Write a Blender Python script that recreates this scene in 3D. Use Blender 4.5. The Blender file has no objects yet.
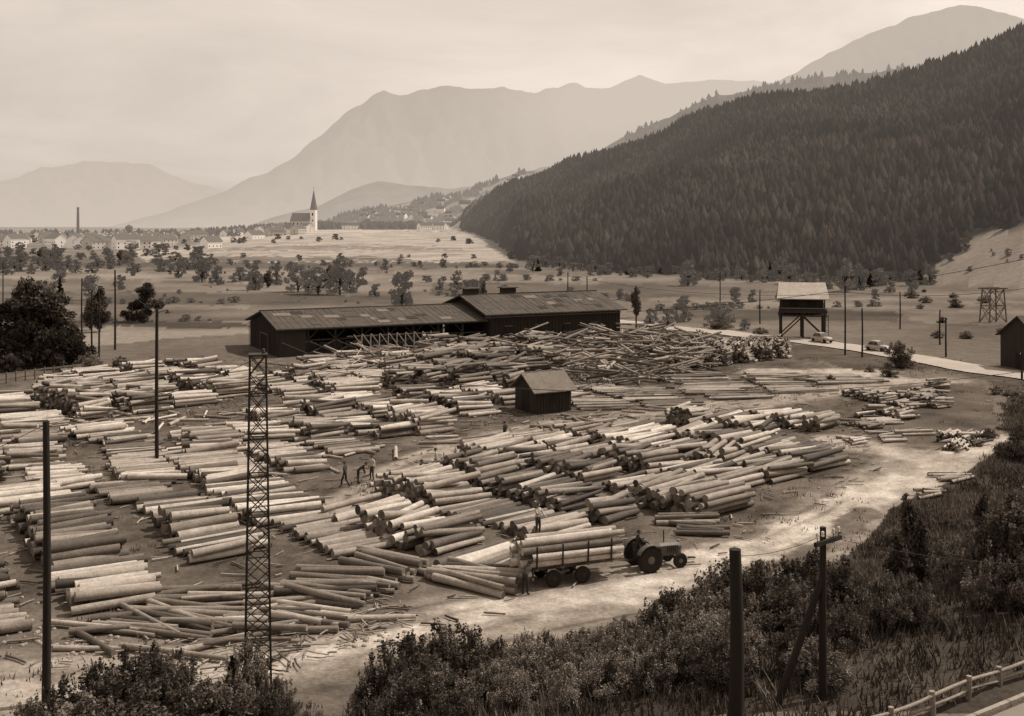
import bpy, math, random
import numpy as np
from mathutils import Vector, Matrix
random.seed(7); rng=np.random.default_rng(7)
F=1100.0; HC=18.0; HY=225.0
scene=bpy.context.scene
scene.view_settings.view_transform='Standard'; scene.view_settings.look='None'; scene.view_settings.exposure=0
COL=scene.collection
# ------------------------------------------------------------ helpers
def sm(a,b,x):
    t=np.clip((x-a)/(b-a),0,1); return t*t*(3-2*t)
def vnoise(x,y,seed=0):
    x=np.asarray(x,float); y=np.asarray(y,float)
    xi=np.floor(x); yi=np.floor(y); fx=x-xi; fy=y-yi
    def hsh(a,b):
        v=np.sin(a*127.1+b*311.7+seed*74.7)*43758.5453
        return v-np.floor(v)
    fx=fx*fx*(3-2*fx); fy=fy*fy*(3-2*fy)
    return (hsh(xi,yi)*(1-fx)+hsh(xi+1,yi)*fx)*(1-fy)+(hsh(xi,yi+1)*(1-fx)+hsh(xi+1,yi+1)*fx)*fy
def fbm(x,y,seed=0,o=4):
    s=0;a=.5
    for i in range(o):
        s=s+a*(vnoise(x,y,seed+i*3)-.5); x=x*2.03; y=y*2.03; a*=.5
    return s
RP=[440,465,520,600,750,880,920,960,1024,1300,2000]
RB=[1500,1320,560,425,362,345,350,330,300,260,240]
DP=[440,465,500,520,600,700,760,850,960,1024,1300,2000]
DR=[1700,1650,1420,1300,1100,1000,950,900,850,820,800,800]
RY=[228,212,194,184,156,120,97,81,58,32,-40,-60]
def hill_params(px):
    return np.interp(px,RP,RB),np.interp(px,DP,DR),np.interp(px,DP,RY)
def h(x,y):
    x=np.asarray(x,float); y=np.asarray(y,float)
    s=(x-9.5)*(-.55)+(y-29)*.835
    z=5*(1-sm(1,22,s))+np.clip((-7.6-s)*.95,0,11.0)
    z=z-.06*((s<-.6)&(s>-7.5))
    yy=np.maximum(y,150); px=512+F*x/yy
    z=z+11*sm(600,1500,y)*sm(150,330,px)
    db,dr,ry=hill_params(px)
    zr=HC+(HY-ry)*dr/F-10
    zr=np.maximum(zr,0)*sm(440,475,px)
    t=(y-db)/(dr-db)
    prof=np.where(t<1,np.clip(t,0,1)**1.05,np.maximum(1-(t-1)*.7,0))
    hz=zr*prof
    hz=hz+fbm(x/90,y/90,5)*24*sm(0,.3,t)*sm(440,520,px)
    z=z+np.where(y>200,hz,0)
    z=z+fbm(x/9,y/9,3)*.35*sm(40,200,y)+fbm(x/2.5,y/2.5,9)*.12*(s>1)
    return z
def X(px,d): return (px-512)/F*d
def hit(px,py):
    d=np.geomspace(14,4000,3000)
    x=(px-512)/F*d; z=HC-(py-HY)*d/F
    g=h(x,d); i=np.argmax(z<=g)
    if z[i]>g[i]: i=-1
    return x[i],d[i],g[i]
def flat(px,py):
    d=HC*F/(py-HY); return ((px-512)/F*d,d)
def inpoly(x,y,poly):
    x=np.asarray(x);y=np.asarray(y); r=np.zeros(x.shape,bool); n=len(poly)
    for i in range(n):
        x0,y0=poly[i];x1,y1=poly[(i+1)%n]
        if y0==y1: continue
        c=((y0>y)!=(y1>y))&(x<(x1-x0)*(y-y0)/(y1-y0)+x0); r^=c
    return r
def polydist(x,y,pts):
    d=np.full(np.shape(x),1e9)
    for (ax,ay),(bx,by) in zip(pts[:-1],pts[1:]):
        dx,dy=bx-ax,by-ay; t=np.clip(((x-ax)*dx+(y-ay)*dy)/(dx*dx+dy*dy),0,1)
        d=np.minimum(d,np.hypot(x-ax-t*dx,y-ay-t*dy))
    return d
# ------------------------------------------------------------ materials
def sepia_group():
    g=bpy.data.node_groups.new('sepia','ShaderNodeTree')
    g.interface.new_socket('Value',in_out='INPUT',socket_type='NodeSocketFloat')
    g.interface.new_socket('Color',in_out='OUTPUT',socket_type='NodeSocketColor')
    i=g.nodes.new('NodeGroupInput'); o=g.nodes.new('NodeGroupOutput'); r=g.nodes.new('ShaderNodeValToRGB')
    e=r.color_ramp.elements
    e[0].position=0; e[0].color=(0.003,0.002,.0014,1)
    e[1].position=1; e[1].color=(1,.94,.86,1)
    for p,c in ((.04,(.044,.0355,.0285)),(.15,(.164,.136,.111)),(.35,(.373,.32,.27)),(.65,(.675,.605,.53))):
        a=e.new(p); a.color=(*c,1)
    g.links.new(i.outputs[0],r.inputs[0]); g.links.new(r.outputs[0],o.inputs[0]); return g
SEP=sepia_group()
HAZE=(.65,.565,.485,1)  # glow colour for aerial haze painted into materials; there is no volume
def mat(name,val=.2,attr=False,n1=3.0,a1=.3,n2=25.,a2=.2,rough=.9,bump=0,bscale=20,haze=None,transl=0,stretch=None,coord='Object',spec=.2):
    m=bpy.data.materials.new(name); m.use_nodes=True; nt=m.node_tree; N=nt.nodes; L=nt.links
    N.clear(); out=N.new('ShaderNodeOutputMaterial')
    tc=N.new('ShaderNodeTexCoord'); mp=N.new('ShaderNodeMapping'); L.new(tc.outputs[coord],mp.inputs[0])
    if stretch: mp.inputs['Scale'].default_value=stretch
    def noise(sc,det=3):
        n=N.new('ShaderNodeTexNoise'); n.inputs['Scale'].default_value=sc; n.inputs['Detail'].default_value=det
        n.inputs['Roughness'].default_value=.65
        L.new(mp.outputs[0],n.inputs['Vector']); return n
    def math_(op,a,b):
        k=N.new('ShaderNodeMath'); k.operation=op
        for j,v in enumerate((a,b)):
            if isinstance(v,(int,float)): k.inputs[j].default_value=v
            else: L.new(v,k.inputs[j])
        return k.outputs[0]
    if attr:
        at=N.new('ShaderNodeAttribute'); at.attribute_name='tone'; v=at.outputs['Fac']
    else:
        vv=N.new('ShaderNodeValue'); vv.outputs[0].default_value=val; v=vv.outputs[0]
    for sc,am in ((n1,a1),(n2,a2)):
        if am>0:
            q=math_('SUBTRACT',noise(sc).outputs['Fac'],.5); q=math_('MULTIPLY',q,am*3.2); q=math_('ADD',q,1.0); q=math_('MAXIMUM',q,.12)
            v=math_('MULTIPLY',v,q)
    g=N.new('ShaderNodeGroup'); g.node_tree=SEP; L.new(v,g.inputs[0])
    p=N.new('ShaderNodeBsdfPrincipled' if spec>0 else 'ShaderNodeBsdfDiffuse'); 
    if spec>0:
        p.inputs['Roughness'].default_value=rough; p.inputs['Specular IOR Level'].default_value=spec
    L.new(g.outputs[0],p.inputs[0])
    if bump>0:
        b=N.new('ShaderNodeBump'); b.inputs['Strength'].default_value=bump; b.inputs['Distance'].default_value=.1
        L.new(noise(bscale,3).outputs['Fac'],b.inputs['Height']); L.new(b.outputs[0],p.inputs['Normal'])
    sh=p.outputs[0]
    if transl>0:
        t=N.new('ShaderNodeBsdfTranslucent'); L.new(g.outputs[0],t.inputs[0]); mx=N.new('ShaderNodeMixShader')
        mx.inputs[0].default_value=transl; L.new(sh,mx.inputs[1]); L.new(t.outputs[0],mx.inputs[2]); sh=mx.outputs[0]
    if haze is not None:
        em=N.new('ShaderNodeEmission'); em.inputs[0].default_value=HAZE; mx=N.new('ShaderNodeMixShader')  # painted haze: surface shader blended with a flat emission
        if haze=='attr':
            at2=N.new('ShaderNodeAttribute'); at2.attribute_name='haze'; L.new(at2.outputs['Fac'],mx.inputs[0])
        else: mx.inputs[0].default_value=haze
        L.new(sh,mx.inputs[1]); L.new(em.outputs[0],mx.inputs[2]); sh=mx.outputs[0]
    L.new(sh,out.inputs[0]); return m
M={}
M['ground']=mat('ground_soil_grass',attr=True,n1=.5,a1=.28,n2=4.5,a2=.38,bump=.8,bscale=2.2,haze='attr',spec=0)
M['log']=mat('debarked_log',attr=True,n1=1.3,a1=.34,n2=9,a2=.32,rough=.75,bump=.3,bscale=12)
M['logend']=mat('log_end_grain',attr=True,n1=6,a1=.2,n2=30,a2=0,rough=.9)
M['wood_dark']=mat('weathered_dark_wood',.035,n1=2,a1=.3,n2=14,a2=.25,bump=.3,stretch=(1,1,.15))
M['wood_mid']=mat('weathered_wood',.13,n1=2,a1=.3,n2=14,a2=.3,bump=.3)
M['roof_old']=mat('shingle_roof',.075,n1=.5,a1=.3,n2=5,a2=.36,bump=.5,bscale=6)
M['roof_mid']=mat('weathered_board_roof',.16,n1=1,a1=.25,n2=6,a2=.3,bump=.4)
M['roof_light']=mat('board_roof',.42,n1=1,a1=.2,n2=8,a2=.25,bump=.3)
M['steel']=mat('painted_steel',.035,n1=3,a1=.2,n2=20,a2=.2,rough=.6)
M['pole']=mat('tarred_pole',.022,n1=2,a1=.3,n2=20,a2=.3,rough=.8,stretch=(1,1,.1))
M['ceramic']=mat('white_ceramic',.6,a1=0,a2=0,rough=.3)
M['leaf']=mat('foliage',attr=True,a1=0,a2=0,transl=.3,spec=0)
M['leaf_field']=mat('field_foliage',attr=True,a1=0,a2=0,spec=0,haze=.08)
M['bark']=mat('bark',.05,n1=2,a1=.3,n2=12,a2=0)
M['forest']=mat('conifer_needles',attr=True,a1=0,a2=0,haze='attr',spec=0)
M['road']=mat('pale_road',.36,n1=.3,a1=.15,n2=4,a2=.15,bump=.1)
M['asphalt']=mat('asphalt',.2,n1=.5,a1=.12,n2=15,a2=.15,bump=.1)
M['stone']=mat('stone',.3,n1=2,a1=.2,n2=12,a2=.25,bump=.4)
M['rail']=mat('weathered_rail',.26,n1=2,a1=.3,n2=12,a2=.3,bump=.3)
M['wall']=mat('white_plaster',.8,n1=.2,a1=.05,a2=0,haze=.35)  # emission share paints distance haze and brightens facades turned from the sun
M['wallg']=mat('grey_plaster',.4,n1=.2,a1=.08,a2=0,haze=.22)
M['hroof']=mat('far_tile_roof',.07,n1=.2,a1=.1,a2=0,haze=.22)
M['dark']=mat('dark_opening',.012,a1=0,a2=0,rough=.6)
M['rubber']=mat('rubber',.02,n1=5,a1=.2,n2=20,a2=.2,rough=.8)
M['paint']=mat('tractor_paint',.09,n1=4,a1=.2,n2=20,a2=.2,rough=.45,spec=.5)
M['carpaint']=mat('car_paint',.36,n1=3,a1=.03,n2=20,a2=0,rough=.3,spec=.5)
M['glass']=mat('window_glass',.02,a1=0,a2=0,rough=.08,spec=.8)
M['skin']=mat('skin',.32,a1=.05,a2=0,rough=.6)
M['hair']=mat('hair',.02,a1=0,a2=0)
M['hat']=mat('hat_felt',.06,a1=.1,a2=0)
M['grass']=mat('grass_blades',attr=True,a1=0,a2=0,spec=0)
def cloth(name,top,bot):
    m=mat(name,.1,n1=4,a1=.15,n2=20,a2=.15)
    nt=m.node_tree;N=nt.nodes;L=nt.links
    g=[n for n in N if n.type=='GROUP'][0]; src=g.inputs[0].links[0].from_socket
    tc=N.new('ShaderNodeTexCoord'); sx=N.new('ShaderNodeSeparateXYZ'); L.new(tc.outputs['Object'],sx.inputs[0])
    r=N.new('ShaderNodeValToRGB'); r.color_ramp.interpolation='CONSTANT'; e=r.color_ramp.elements
    e[0].position=0;e[0].color=(.15,.15,.15,1); e[1].position=.05;e[1].color=(bot*10,)*3+(1,)
    a=e.new(.49);a.color=(.2,.2,.2,1); a=e.new(.505);a.color=(top*10,)*3+(1,)
    d=N.new('ShaderNodeMath');d.operation='DIVIDE';d.inputs[1].default_value=2.0; L.new(sx.outputs[2],d.inputs[0]); L.new(d.outputs[0],r.inputs[0])
    k=N.new('ShaderNodeMath');k.operation='MULTIPLY';L.new(r.outputs[0],k.inputs[0]);L.new(src,k.inputs[1]);L.new(k.outputs[0],g.inputs[0]); return m
M['cloth1']=cloth('work_clothes_dark',.05,.03); M['cloth2']=cloth('work_clothes_light',.45,.06)
# ------------------------------------------------------------ mesh builders
def np_mesh(name,V,Fc,tone=None,mats=(),haze=None,smooth=False,link=True):
    me=bpy.data.meshes.new(name); n=len(V); k=Fc.shape[1]; nf=len(Fc)
    me.vertices.add(n); me.vertices.foreach_set('co',np.asarray(V,np.float32).ravel())
    me.loops.add(nf*k); me.loops.foreach_set('vertex_index',Fc.astype(np.int32).ravel())
    me.polygons.add(nf); me.polygons.foreach_set('loop_start',np.arange(0,nf*k,k,dtype=np.int32))
    try: me.polygons.foreach_set('loop_total',np.full(nf,k,np.int32))
    except Exception: pass
    me.update(calc_edges=True); me.validate()
    for nm,a in (('tone',tone),('haze',haze)):
        if a is not None:
            at=me.attributes.new(nm,'FLOAT','POINT'); at.data.foreach_set('value',np.asarray(a,np.float32))
    for m in mats: me.materials.append(m)
    if smooth: me.polygons.foreach_set('use_smooth',np.ones(nf,bool))
    if not link: return me
    o=bpy.data.objects.new(name,me); COL.objects.link(o); return o
class MB:
    def __init__(s): s.v=[];s.f=[];s.m=[];s.t=[];s.s=[]
    def add(s,V,Fs,m=0,t=.2,smooth=False):
        b=len(s.v); s.v+=[tuple(p) for p in V]; s.t+=[t]*len(V)
        for f in Fs: s.f.append([i+b for i in f]); s.m.append(m); s.s.append(smooth)
    def box(s,c,size,rz=0,m=0,t=.2,taper=1):
        a,b,d=[q/2 for q in size]; cr,sr=math.cos(rz),math.sin(rz); V=[]
        for z,k in ((-d,1),(d,taper)):
            for x,y in ((-a*k,-b*k),(a*k,-b*k),(a*k,b*k),(-a*k,b*k)): V.append((c[0]+x*cr-y*sr,c[1]+x*sr+y*cr,c[2]+z))
        s.add(V,[(0,3,2,1),(4,5,6,7),(0,1,5,4),(1,2,6,5),(2,3,7,6),(3,0,4,7)],m,t)
    def beam(s,p0,p1,w=.15,hh=.15,m=0,t=.2):
        p0=Vector(p0);p1=Vector(p1); d=(p1-p0).normalized(); up=Vector((0,0,1)) if abs(d.z)<.95 else Vector((0,1,0))
        a=d.cross(up).normalized(); b=a.cross(d); V=[]
        for p in (p0,p1):
            for u,v in ((-1,-1),(1,-1),(1,1),(-1,1)): V.append(p+a*u*w/2+b*v*hh/2)
        s.add(V,[(0,1,2,3),(7,6,5,4),(0,4,5,1),(1,5,6,2),(2,6,7,3),(3,7,4,0)],m,t)
    def tube(s,p0,p1,r0,r1,n=8,m=0,mc=None,t=.2,tc=None,bend=0,segs=1):
        p0=Vector(p0);p1=Vector(p1); d=(p1-p0).normalized(); up=Vector((0,0,1)) if abs(d.z)<.9 else Vector((0,1,0))
        a=d.cross(up).normalized(); b=a.cross(d); V=[]; Fs=[]
        bo=a*random.uniform(-bend,bend)
        for i in range(segs+1):
            q=i/segs; p=p0.lerp(p1,q)+bo*math.sin(q*math.pi); r=r0+(r1-r0)*q
            for j in range(n):
                an=2*math.pi*j/n; V.append(p+a*r*math.cos(an)+b*r*math.sin(an))
        for i in range(segs):
            for j in range(n):
                k=(j+1)%n; Fs.append((i*n+j,(i+1)*n+j,(i+1)*n+k,i*n+k))
        s.add(V,Fs,m,t,True)
        mc=m if mc is None else mc; tc=t if tc is None else tc
        s.add(V[:n],[tuple(range(n))],mc,tc); s.add(V[-n:],[tuple(range(n-1,-1,-1))],mc,tc)
    def lathe(s,c,prof,axis='y',n=20,m=0,t=.2):
        V=[];Fs=[]
        for r,w in prof:
            for j in range(n):
                a=2*math.pi*j/n; V.append((c[0]+r*math.cos(a),c[1]+w,c[2]+r*math.sin(a)) if axis=='y' else (c[0]+r*math.cos(a),c[1]+r*math.sin(a),c[2]+w))
        for i in range(len(prof)-1):
            for j in range(n):
                k=(j+1)%n; Fs.append((i*n+j,i*n+k,(i+1)*n+k,(i+1)*n+j))
        s.add(V,Fs,m,t,False)
        s.add(V[:n],[tuple(range(n))],m,t); s.add(V[-n:],[tuple(range(n-1,-1,-1))],m,t)
    def obj(s,name,mats,loc=None,rz=0,parent=None):
        me=bpy.data.meshes.new(name); me.from_pydata(s.v,[],s.f); 
        for m in mats: me.materials.append(M[m])
        me.polygons.foreach_set('material_index',np.array(s.m,np.int32)); me.polygons.foreach_set('use_smooth',np.array(s.s,bool))
        at=me.attributes.new('tone','FLOAT','POINT'); at.data.foreach_set('value',np.array(s.t,np.float32)); me.update()
        o=bpy.data.objects.new(name,me); COL.objects.link(o)
        if loc: o.location=loc
        o.rotation_euler[2]=rz
        if parent: o.parent=parent
        return o
# ------------------------------------------------------------ camera, light, sky
cam=bpy.data.cameras.new('camera'); co=bpy.data.objects.new('camera',cam); COL.objects.link(co); scene.camera=co
co.location=(0,0,HC); co.rotation_euler=(math.radians(90),0,0)
cam.sensor_width=36; cam.lens=F/1024*36; cam.shift_y=-(358-HY)/1024; cam.clip_end=40000; cam.clip_start=.3
EL=math.radians(52); AZ=math.radians(68)
sd=Vector((math.sin(AZ)*math.cos(EL),math.cos(AZ)*math.cos(EL),math.sin(EL)))
sl=bpy.data.lights.new('sun','SUN'); so=bpy.data.objects.new('sun',sl); COL.objects.link(so)
sl.energy=3.9; sl.angle=math.radians(.5); sl.color=(1,.945,.87); so.rotation_euler=(-sd).to_track_quat('-Z','Y').to_euler()
w=bpy.data.worlds.new('World'); scene.world=w; w.use_nodes=True; N=w.node_tree.nodes; L=w.node_tree.links
bg=N['Background']; sk=N.new('ShaderNodeTexSky'); sk.sky_type='NISHITA'; sk.sun_disc=False; sk.sun_elevation=EL; sk.sun_rotation=AZ
sk.dust_density=2.5
bw=N.new('ShaderNodeRGBToBW'); L.new(sk.outputs[0],bw.inputs[0])
pw=N.new('ShaderNodeMath'); pw.operation='POWER'; pw.inputs[1].default_value=.5; L.new(bw.outputs[0],pw.inputs[0])
tc=N.new('ShaderNodeTexCoord'); mp=N.new('ShaderNodeMapping'); mp.inputs['Scale'].default_value=(1.6,1.6,5.0); L.new(tc.outputs['Generated'],mp.inputs[0])
nz=N.new('ShaderNodeTexNoise'); nz.inputs['Scale'].default_value=2.2; nz.inputs['Detail'].default_value=7; nz.inputs['Roughness'].default_value=.55; nz.inputs['Distortion'].default_value=.4; L.new(mp.outputs[0],nz.inputs[0])
mr=N.new('ShaderNodeMapRange'); mr.inputs['From Min'].default_value=.35; mr.inputs['From Max'].default_value=.68; mr.inputs['To Min'].default_value=.92; mr.inputs['To Max'].default_value=1.16; L.new(nz.outputs['Fac'],mr.inputs[0])
ml=N.new('ShaderNodeMath'); ml.operation='MULTIPLY'; L.new(pw.outputs[0],ml.inputs[0]); L.new(mr.outputs[0],ml.inputs[1])
k=N.new('ShaderNodeMath'); k.operation='MULTIPLY'; k.inputs[1].default_value=3.6; L.new(ml.outputs[0],k.inputs[0])
vm=N.new('ShaderNodeVectorMath'); vm.operation='SCALE'; vm.inputs[0].default_value=(1.05,.915,.80); L.new(k.outputs[0],vm.inputs['Scale'])
L.new(vm.outputs[0],bg.inputs[0]); bg.inputs[1].default_value=.1
# ------------------------------------------------------------ ground
ys=list(np.arange(-40,20,2.0))
ys+=[HC*F/(s-HY) for s in np.arange(1200,291,-1.6)]
ys+=list(np.arange(302,2000,12.0)); ys+=list(np.geomspace(2010,14000,25))
ys=np.array(sorted(ys)); us=np.concatenate([np.linspace(-2.6,-.56,40),np.arange(-.55,.551,.0023),np.linspace(.56,2.6,40)])
U,Y=np.meshgrid(us,ys); Xg=U*np.maximum(Y,20); Z=h(Xg,Y)
px=512+F*Xg/np.maximum(Y,20); sy=HY+HC*F/np.maximum(Y,20)
wx=fbm(Xg/6,Y/6,21)*9; wy=fbm(Xg/6,Y/6,31)*9
pxw=px+wx*1.2; syw=sy+wy*.8
T=np.full(Xg.shape,.125)+fbm(Xg/40,Y/60,2)*.07+fbm(Xg/7,Y/9,52)*.05
def paint(poly,v,mixv=1.0):
    global T
    m=inpoly(pxw,syw,poly); T=np.where(m,T*(1-mixv)+v*mixv,T)
paint([(-2000,300),(3000,300),(3000,226),(-2000,226)],.13,.5)
paint([(-900,268),(-900,262),(480,262),(520,268)],.075)
paint([(-900,262),(-900,256),(140,255),(150,262)],.10)
paint([(150,262),(130,252),(250,241),(470,240),(520,262)],.30)
paint([(200,245),(260,226),(470,226),(480,238)],.38)
paint([(150,258),(250,256),(400,258),(420,261),(150,262)],.12)
paint([(200,250),(300,248),(420,249),(480,251),(300,252),(200,252)],.17)
paint([(-100,274),(300,270),(600,277),(600,281),(-100,280)],.18)
paint([(-100,286),(300,284),(640,290),(640,294),(-100,291)],.16)
paint([(-100,294),(200,292),(400,296),(420,305),(-100,304)],.085)
paint([(430,282),(700,284),(780,292),(640,300),(430,296)],.09)
paint([(-100,306),(250,305),(250,309),(-100,311)],.17)
paint([(-600,345),(40,330),(250,320),(250,333),(60,350),(-600,360)],.23,.8)
paint([(60,322),(240,322),(250,328),(50,326)],.07)
paint([(640,302),(1100,290),(1100,300),(760,310)],.15)
paint([(640,312),(760,308),(900,312),(900,320),(760,322)],.08)
paint([(890,312),(1300,300),(1300,330),(930,325)],.17)
far=(sy<330); T=np.where(far,T*(1+1.3*fbm(Xg/18,Y/14,62)),T)
yard=[(-1500,900),(-1500,372),(0,372),(240,352),(300,345),(640,338),(790,355),(850,372),(960,380),(1000,420),(960,470),(900,500),(840,545),(740,600),(600,650),(430,690),(330,760),(200,900)]
m=inpoly(pxw,syw,yard); T=np.where(m,.10+fbm(Xg/5,Y/5,8)*.12+fbm(Xg/.8,Y/.8,18)*.09,T)
def track(pts,wd,v,soft=.5,strength=1,ruts=0):
    global T
    P=[flat(*p) for p in pts]; d=polydist(Xg+wx*.06,Y+wy*.06,P); k=(1-sm(wd*soft,wd,d+fbm(Xg/2,Y/2,44)*2.6))*strength
    vv=v*(1+.9*fbm(Xg/1.5,Y/1.5,46)+.7*fbm(Xg/.5,Y/.5,47))
    if ruts: vv=vv*(1-.45*np.exp(-((np.mod(d,1.9)-.95)/.25)**2)*sm(.15,.5,vnoise(Xg/6,Y/6,48)))
    T=T*(1-k)+vv*k
track([(-400,690),(0,688),(150,672),(300,652),(430,630),(540,608),(640,592),(740,570),(810,545),(860,510),(890,480),(960,460)],4.6,.22,ruts=1)
track([(640,590),(700,567),(760,549),(830,522),(880,490),(950,465),(1000,440)],2.3,.38,.6,ruts=1)
track([(660,600),(740,580),(820,548),(870,512)],1.0,.07,.4,.8)
track([(250,662),(350,650),(460,620),(560,600),(660,588)],2.1,.40,.3,.85,ruts=1)
track([(-100,700),(60,692),(200,678),(260,660)],2.0,.38,.3,.85,ruts=1)
track([(330,520),(400,475),(470,443),(560,425),(680,410),(780,400),(870,385),(950,380)],3.2,.25,ruts=1)
track([(840,440),(900,455),(980,465)],3.0,.30)
track([(900,380),(860,372),(820,372),(760,372)],3.2,.32)
track([(-300,480),(0,478),(100,488)],2,.16)
m=inpoly(pxw,syw,[(1000,372),(1400,372),(1400,900),(300,900),(360,735),(440,680),(600,640),(740,612),(850,560),(890,510),(960,478),(1010,440)])
T=np.where(m,.05+fbm(Xg/4,Y/4,12)*.05,T)
m=inpoly(pxw,syw,[(850,400),(900,385),(985,385),(1005,430),(960,450),(900,435)]); T=np.where(m,.09+fbm(Xg/4,Y/4,12)*.10,T)
m=inpoly(pxw,syw,[(620,335),(700,333),(880,352),(1024,380),(1024,392),(950,372),(850,368),(780,355)]); T=np.where(m,.08+fbm(Xg/4,Y/4,12)*.08,T)
db,dr,_=hill_params(px); fo=np.interp(px,[900,920,960,1024,1200],[0,0,50,72,90])
fm=(px>462)&(Y>db+fo)&(Y>250); T=np.where(fm,.015,T)
mm=(~fm)&(px>900)&(Y>db); T=np.where(mm,.19+fbm(Xg/15,Y/15,3)*.12,T)
HZ=np.clip(.5*(1-np.exp(-np.maximum(Y-130,0)/1500)),0,.5)  # ground haze by depth, painted in as an emission share
ny,nx=Xg.shape; idx=np.arange(ny*nx).reshape(ny,nx)
Fc=np.stack([idx[:-1,:-1],idx[:-1,1:],idx[1:,1:],idx[1:,:-1]],-1).reshape(-1,4)
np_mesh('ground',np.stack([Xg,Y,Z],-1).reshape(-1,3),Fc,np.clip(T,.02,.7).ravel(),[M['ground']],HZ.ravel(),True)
# roads
def ribbon(name,P,wd,m,dz=.05,zf=None,n=200):
    P=np.array(P,float); s=np.r_[0,np.cumsum(np.hypot(*np.diff(P,axis=0).T))]; q=np.linspace(0,s[-1],n)
    x=np.interp(q,s,P[:,0]);y=np.interp(q,s,P[:,1])
    for _ in range(6): x[1:-1]=(x[:-2]+x[1:-1]*2+x[2:])/4; y[1:-1]=(y[:-2]+y[1:-1]*2+y[2:])/4
    tx=np.gradient(x);ty=np.gradient(y);l=np.hypot(tx,ty);nx_,ny_=-ty/l,tx/l; V=[]
    for o in np.linspace(-wd/2,wd/2,5):
        a=x+nx_*o;b=y+ny_*o; V.append(np.stack([a,b,(h(a,b)+dz+.12*(1-abs(2*o/wd)) if zf is None else np.full(n,zf))],-1))
    V=np.stack(V,1); ii=np.arange(n*5).reshape(n,5)
    Fq=np.stack([ii[:-1,:-1],ii[1:,:-1],ii[1:,1:],ii[:-1,1:]],-1).reshape(-1,4)[:,::-1]
    return np_mesh(name,V.reshape(-1,3),Fq,None,[M[m]],smooth=True)
ribbon('main_road',[flat(*p) for p in ((560,316),(620,322),(670,328),(740,335),(800,341),(870,350),(930,361),(985,371),(1060,381),(1200,400))],6.0,'road',.12)
dr_=np.array((.835,.55)); nn=np.array((-.55,.835)); base=np.array((9.5,29.0))
ribbon('hillside_road',[tuple(base+dr_*a+nn*(-4.35)) for a in (-60,-20,0,30,80)],5.4,'asphalt',zf=5.0)
kb=MB()
for i in range(-14,34):
    a=base+dr_*(i*1.5)+nn*(-1.5); kb.box((a[0],a[1],5.02),(1.47,.14,.2),math.atan2(.55,.835),0)
kb.obj('road_kerb',['stone'])
rl=MB(); prev=None
for i in range(-10,24):
    a=base+dr_*(i*1.6)+nn*(-.65+random.uniform(-.07,.07)); hh=.6+random.uniform(-.08,.08)
    z=5-.05; rl.tube((a[0],a[1],z-.3),(a[0]+random.uniform(-.06,.06),a[1],z+hh),.085,.075,8,0)
    top=(a[0],a[1],z+hh-.1+random.uniform(-.05,.05))
    if prev:
        rl.tube(prev,top,.055,.045,8,0,bend=.06,segs=3)
        if random.random()<.8: rl.tube((prev[0],prev[1],prev[2]-.25),(top[0],top[1],top[2]-.27),.04,.04,8,0,bend=.05,segs=3)
    prev=top
rl.obj('roadside_railing',['rail'])
# ------------------------------------------------------------ mountains
def mountain(name,pts,D,tone,hz0,hz1,seed,rough=1.0,front=.72,by=236,tv=.35,capz=None):
    pts=np.array(pts,float); pxs=np.arange(pts[0,0],pts[-1,0]+.1,3.0); ry=np.interp(pxs,pts[:,0],pts[:,1])
    ry=ry+fbm(pxs/14,pxs*0+seed,seed,5)*7*rough*np.clip((by-ry)/60,.15,1)
    ts=np.r_[np.linspace(0,1,60),1.05,1.15,1.3]; P,Tt=np.meshgrid(pxs,ts); R=np.interp(P,pxs,ry)
    d=D*(front+(1-front)*Tt); zr=HC+(HY-R)*D/F; zb=HC+(HY-by)*D*front/F
    prof=np.where(Tt<=1,Tt**1.15,1-(Tt-1)*1.5)
    z=zb+(zr-zb)*prof
    rd=1-np.abs(fbm(P/30+Tt*1.5,Tt*4,seed+9,5))*4
    z=z+(rd-.6)*(zr-zb)*.16*rough*np.sin(np.clip(Tt,0,1)*math.pi)
    tn=tone*(1+tv*3*fbm(P/10,Tt*14,seed+5,5)); hz=hz0+(hz1-hz0)*np.clip(Tt,0,1)  # hz: painted haze, share of emission from foot to ridge
    if capz: hz=hz+capz(P,Tt)  # cloud and mist over the tops, painted as extra emission
    ii=np.arange(P.size).reshape(P.shape); Fq=np.stack([ii[:-1,:-1],ii[:-1,1:],ii[1:,1:],ii[1:,:-1]],-1).reshape(-1,4)
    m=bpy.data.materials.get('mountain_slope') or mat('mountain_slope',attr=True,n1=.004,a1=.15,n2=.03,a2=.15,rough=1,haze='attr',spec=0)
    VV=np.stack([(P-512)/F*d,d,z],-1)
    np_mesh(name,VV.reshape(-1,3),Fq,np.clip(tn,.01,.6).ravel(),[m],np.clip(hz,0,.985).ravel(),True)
    return VV,P,Tt,hz
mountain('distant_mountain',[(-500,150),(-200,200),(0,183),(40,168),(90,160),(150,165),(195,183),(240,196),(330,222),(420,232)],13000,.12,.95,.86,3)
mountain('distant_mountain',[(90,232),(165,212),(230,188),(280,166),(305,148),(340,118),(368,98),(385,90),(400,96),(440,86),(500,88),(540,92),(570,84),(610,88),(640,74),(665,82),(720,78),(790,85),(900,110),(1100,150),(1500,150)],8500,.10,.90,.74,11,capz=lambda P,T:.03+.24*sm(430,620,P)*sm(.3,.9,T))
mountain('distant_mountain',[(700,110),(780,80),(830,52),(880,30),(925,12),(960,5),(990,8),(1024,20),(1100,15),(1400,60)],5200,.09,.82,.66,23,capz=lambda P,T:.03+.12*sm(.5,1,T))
b2=mountain('background_hill',[(540,182),(575,166),(610,144),(650,126),(690,108),(715,97),(760,88),(810,78),(860,74),(930,66),(1020,49),(1300,44)],2900,.05,.50,.42,31,rough=.8,tv=.7)
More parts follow.
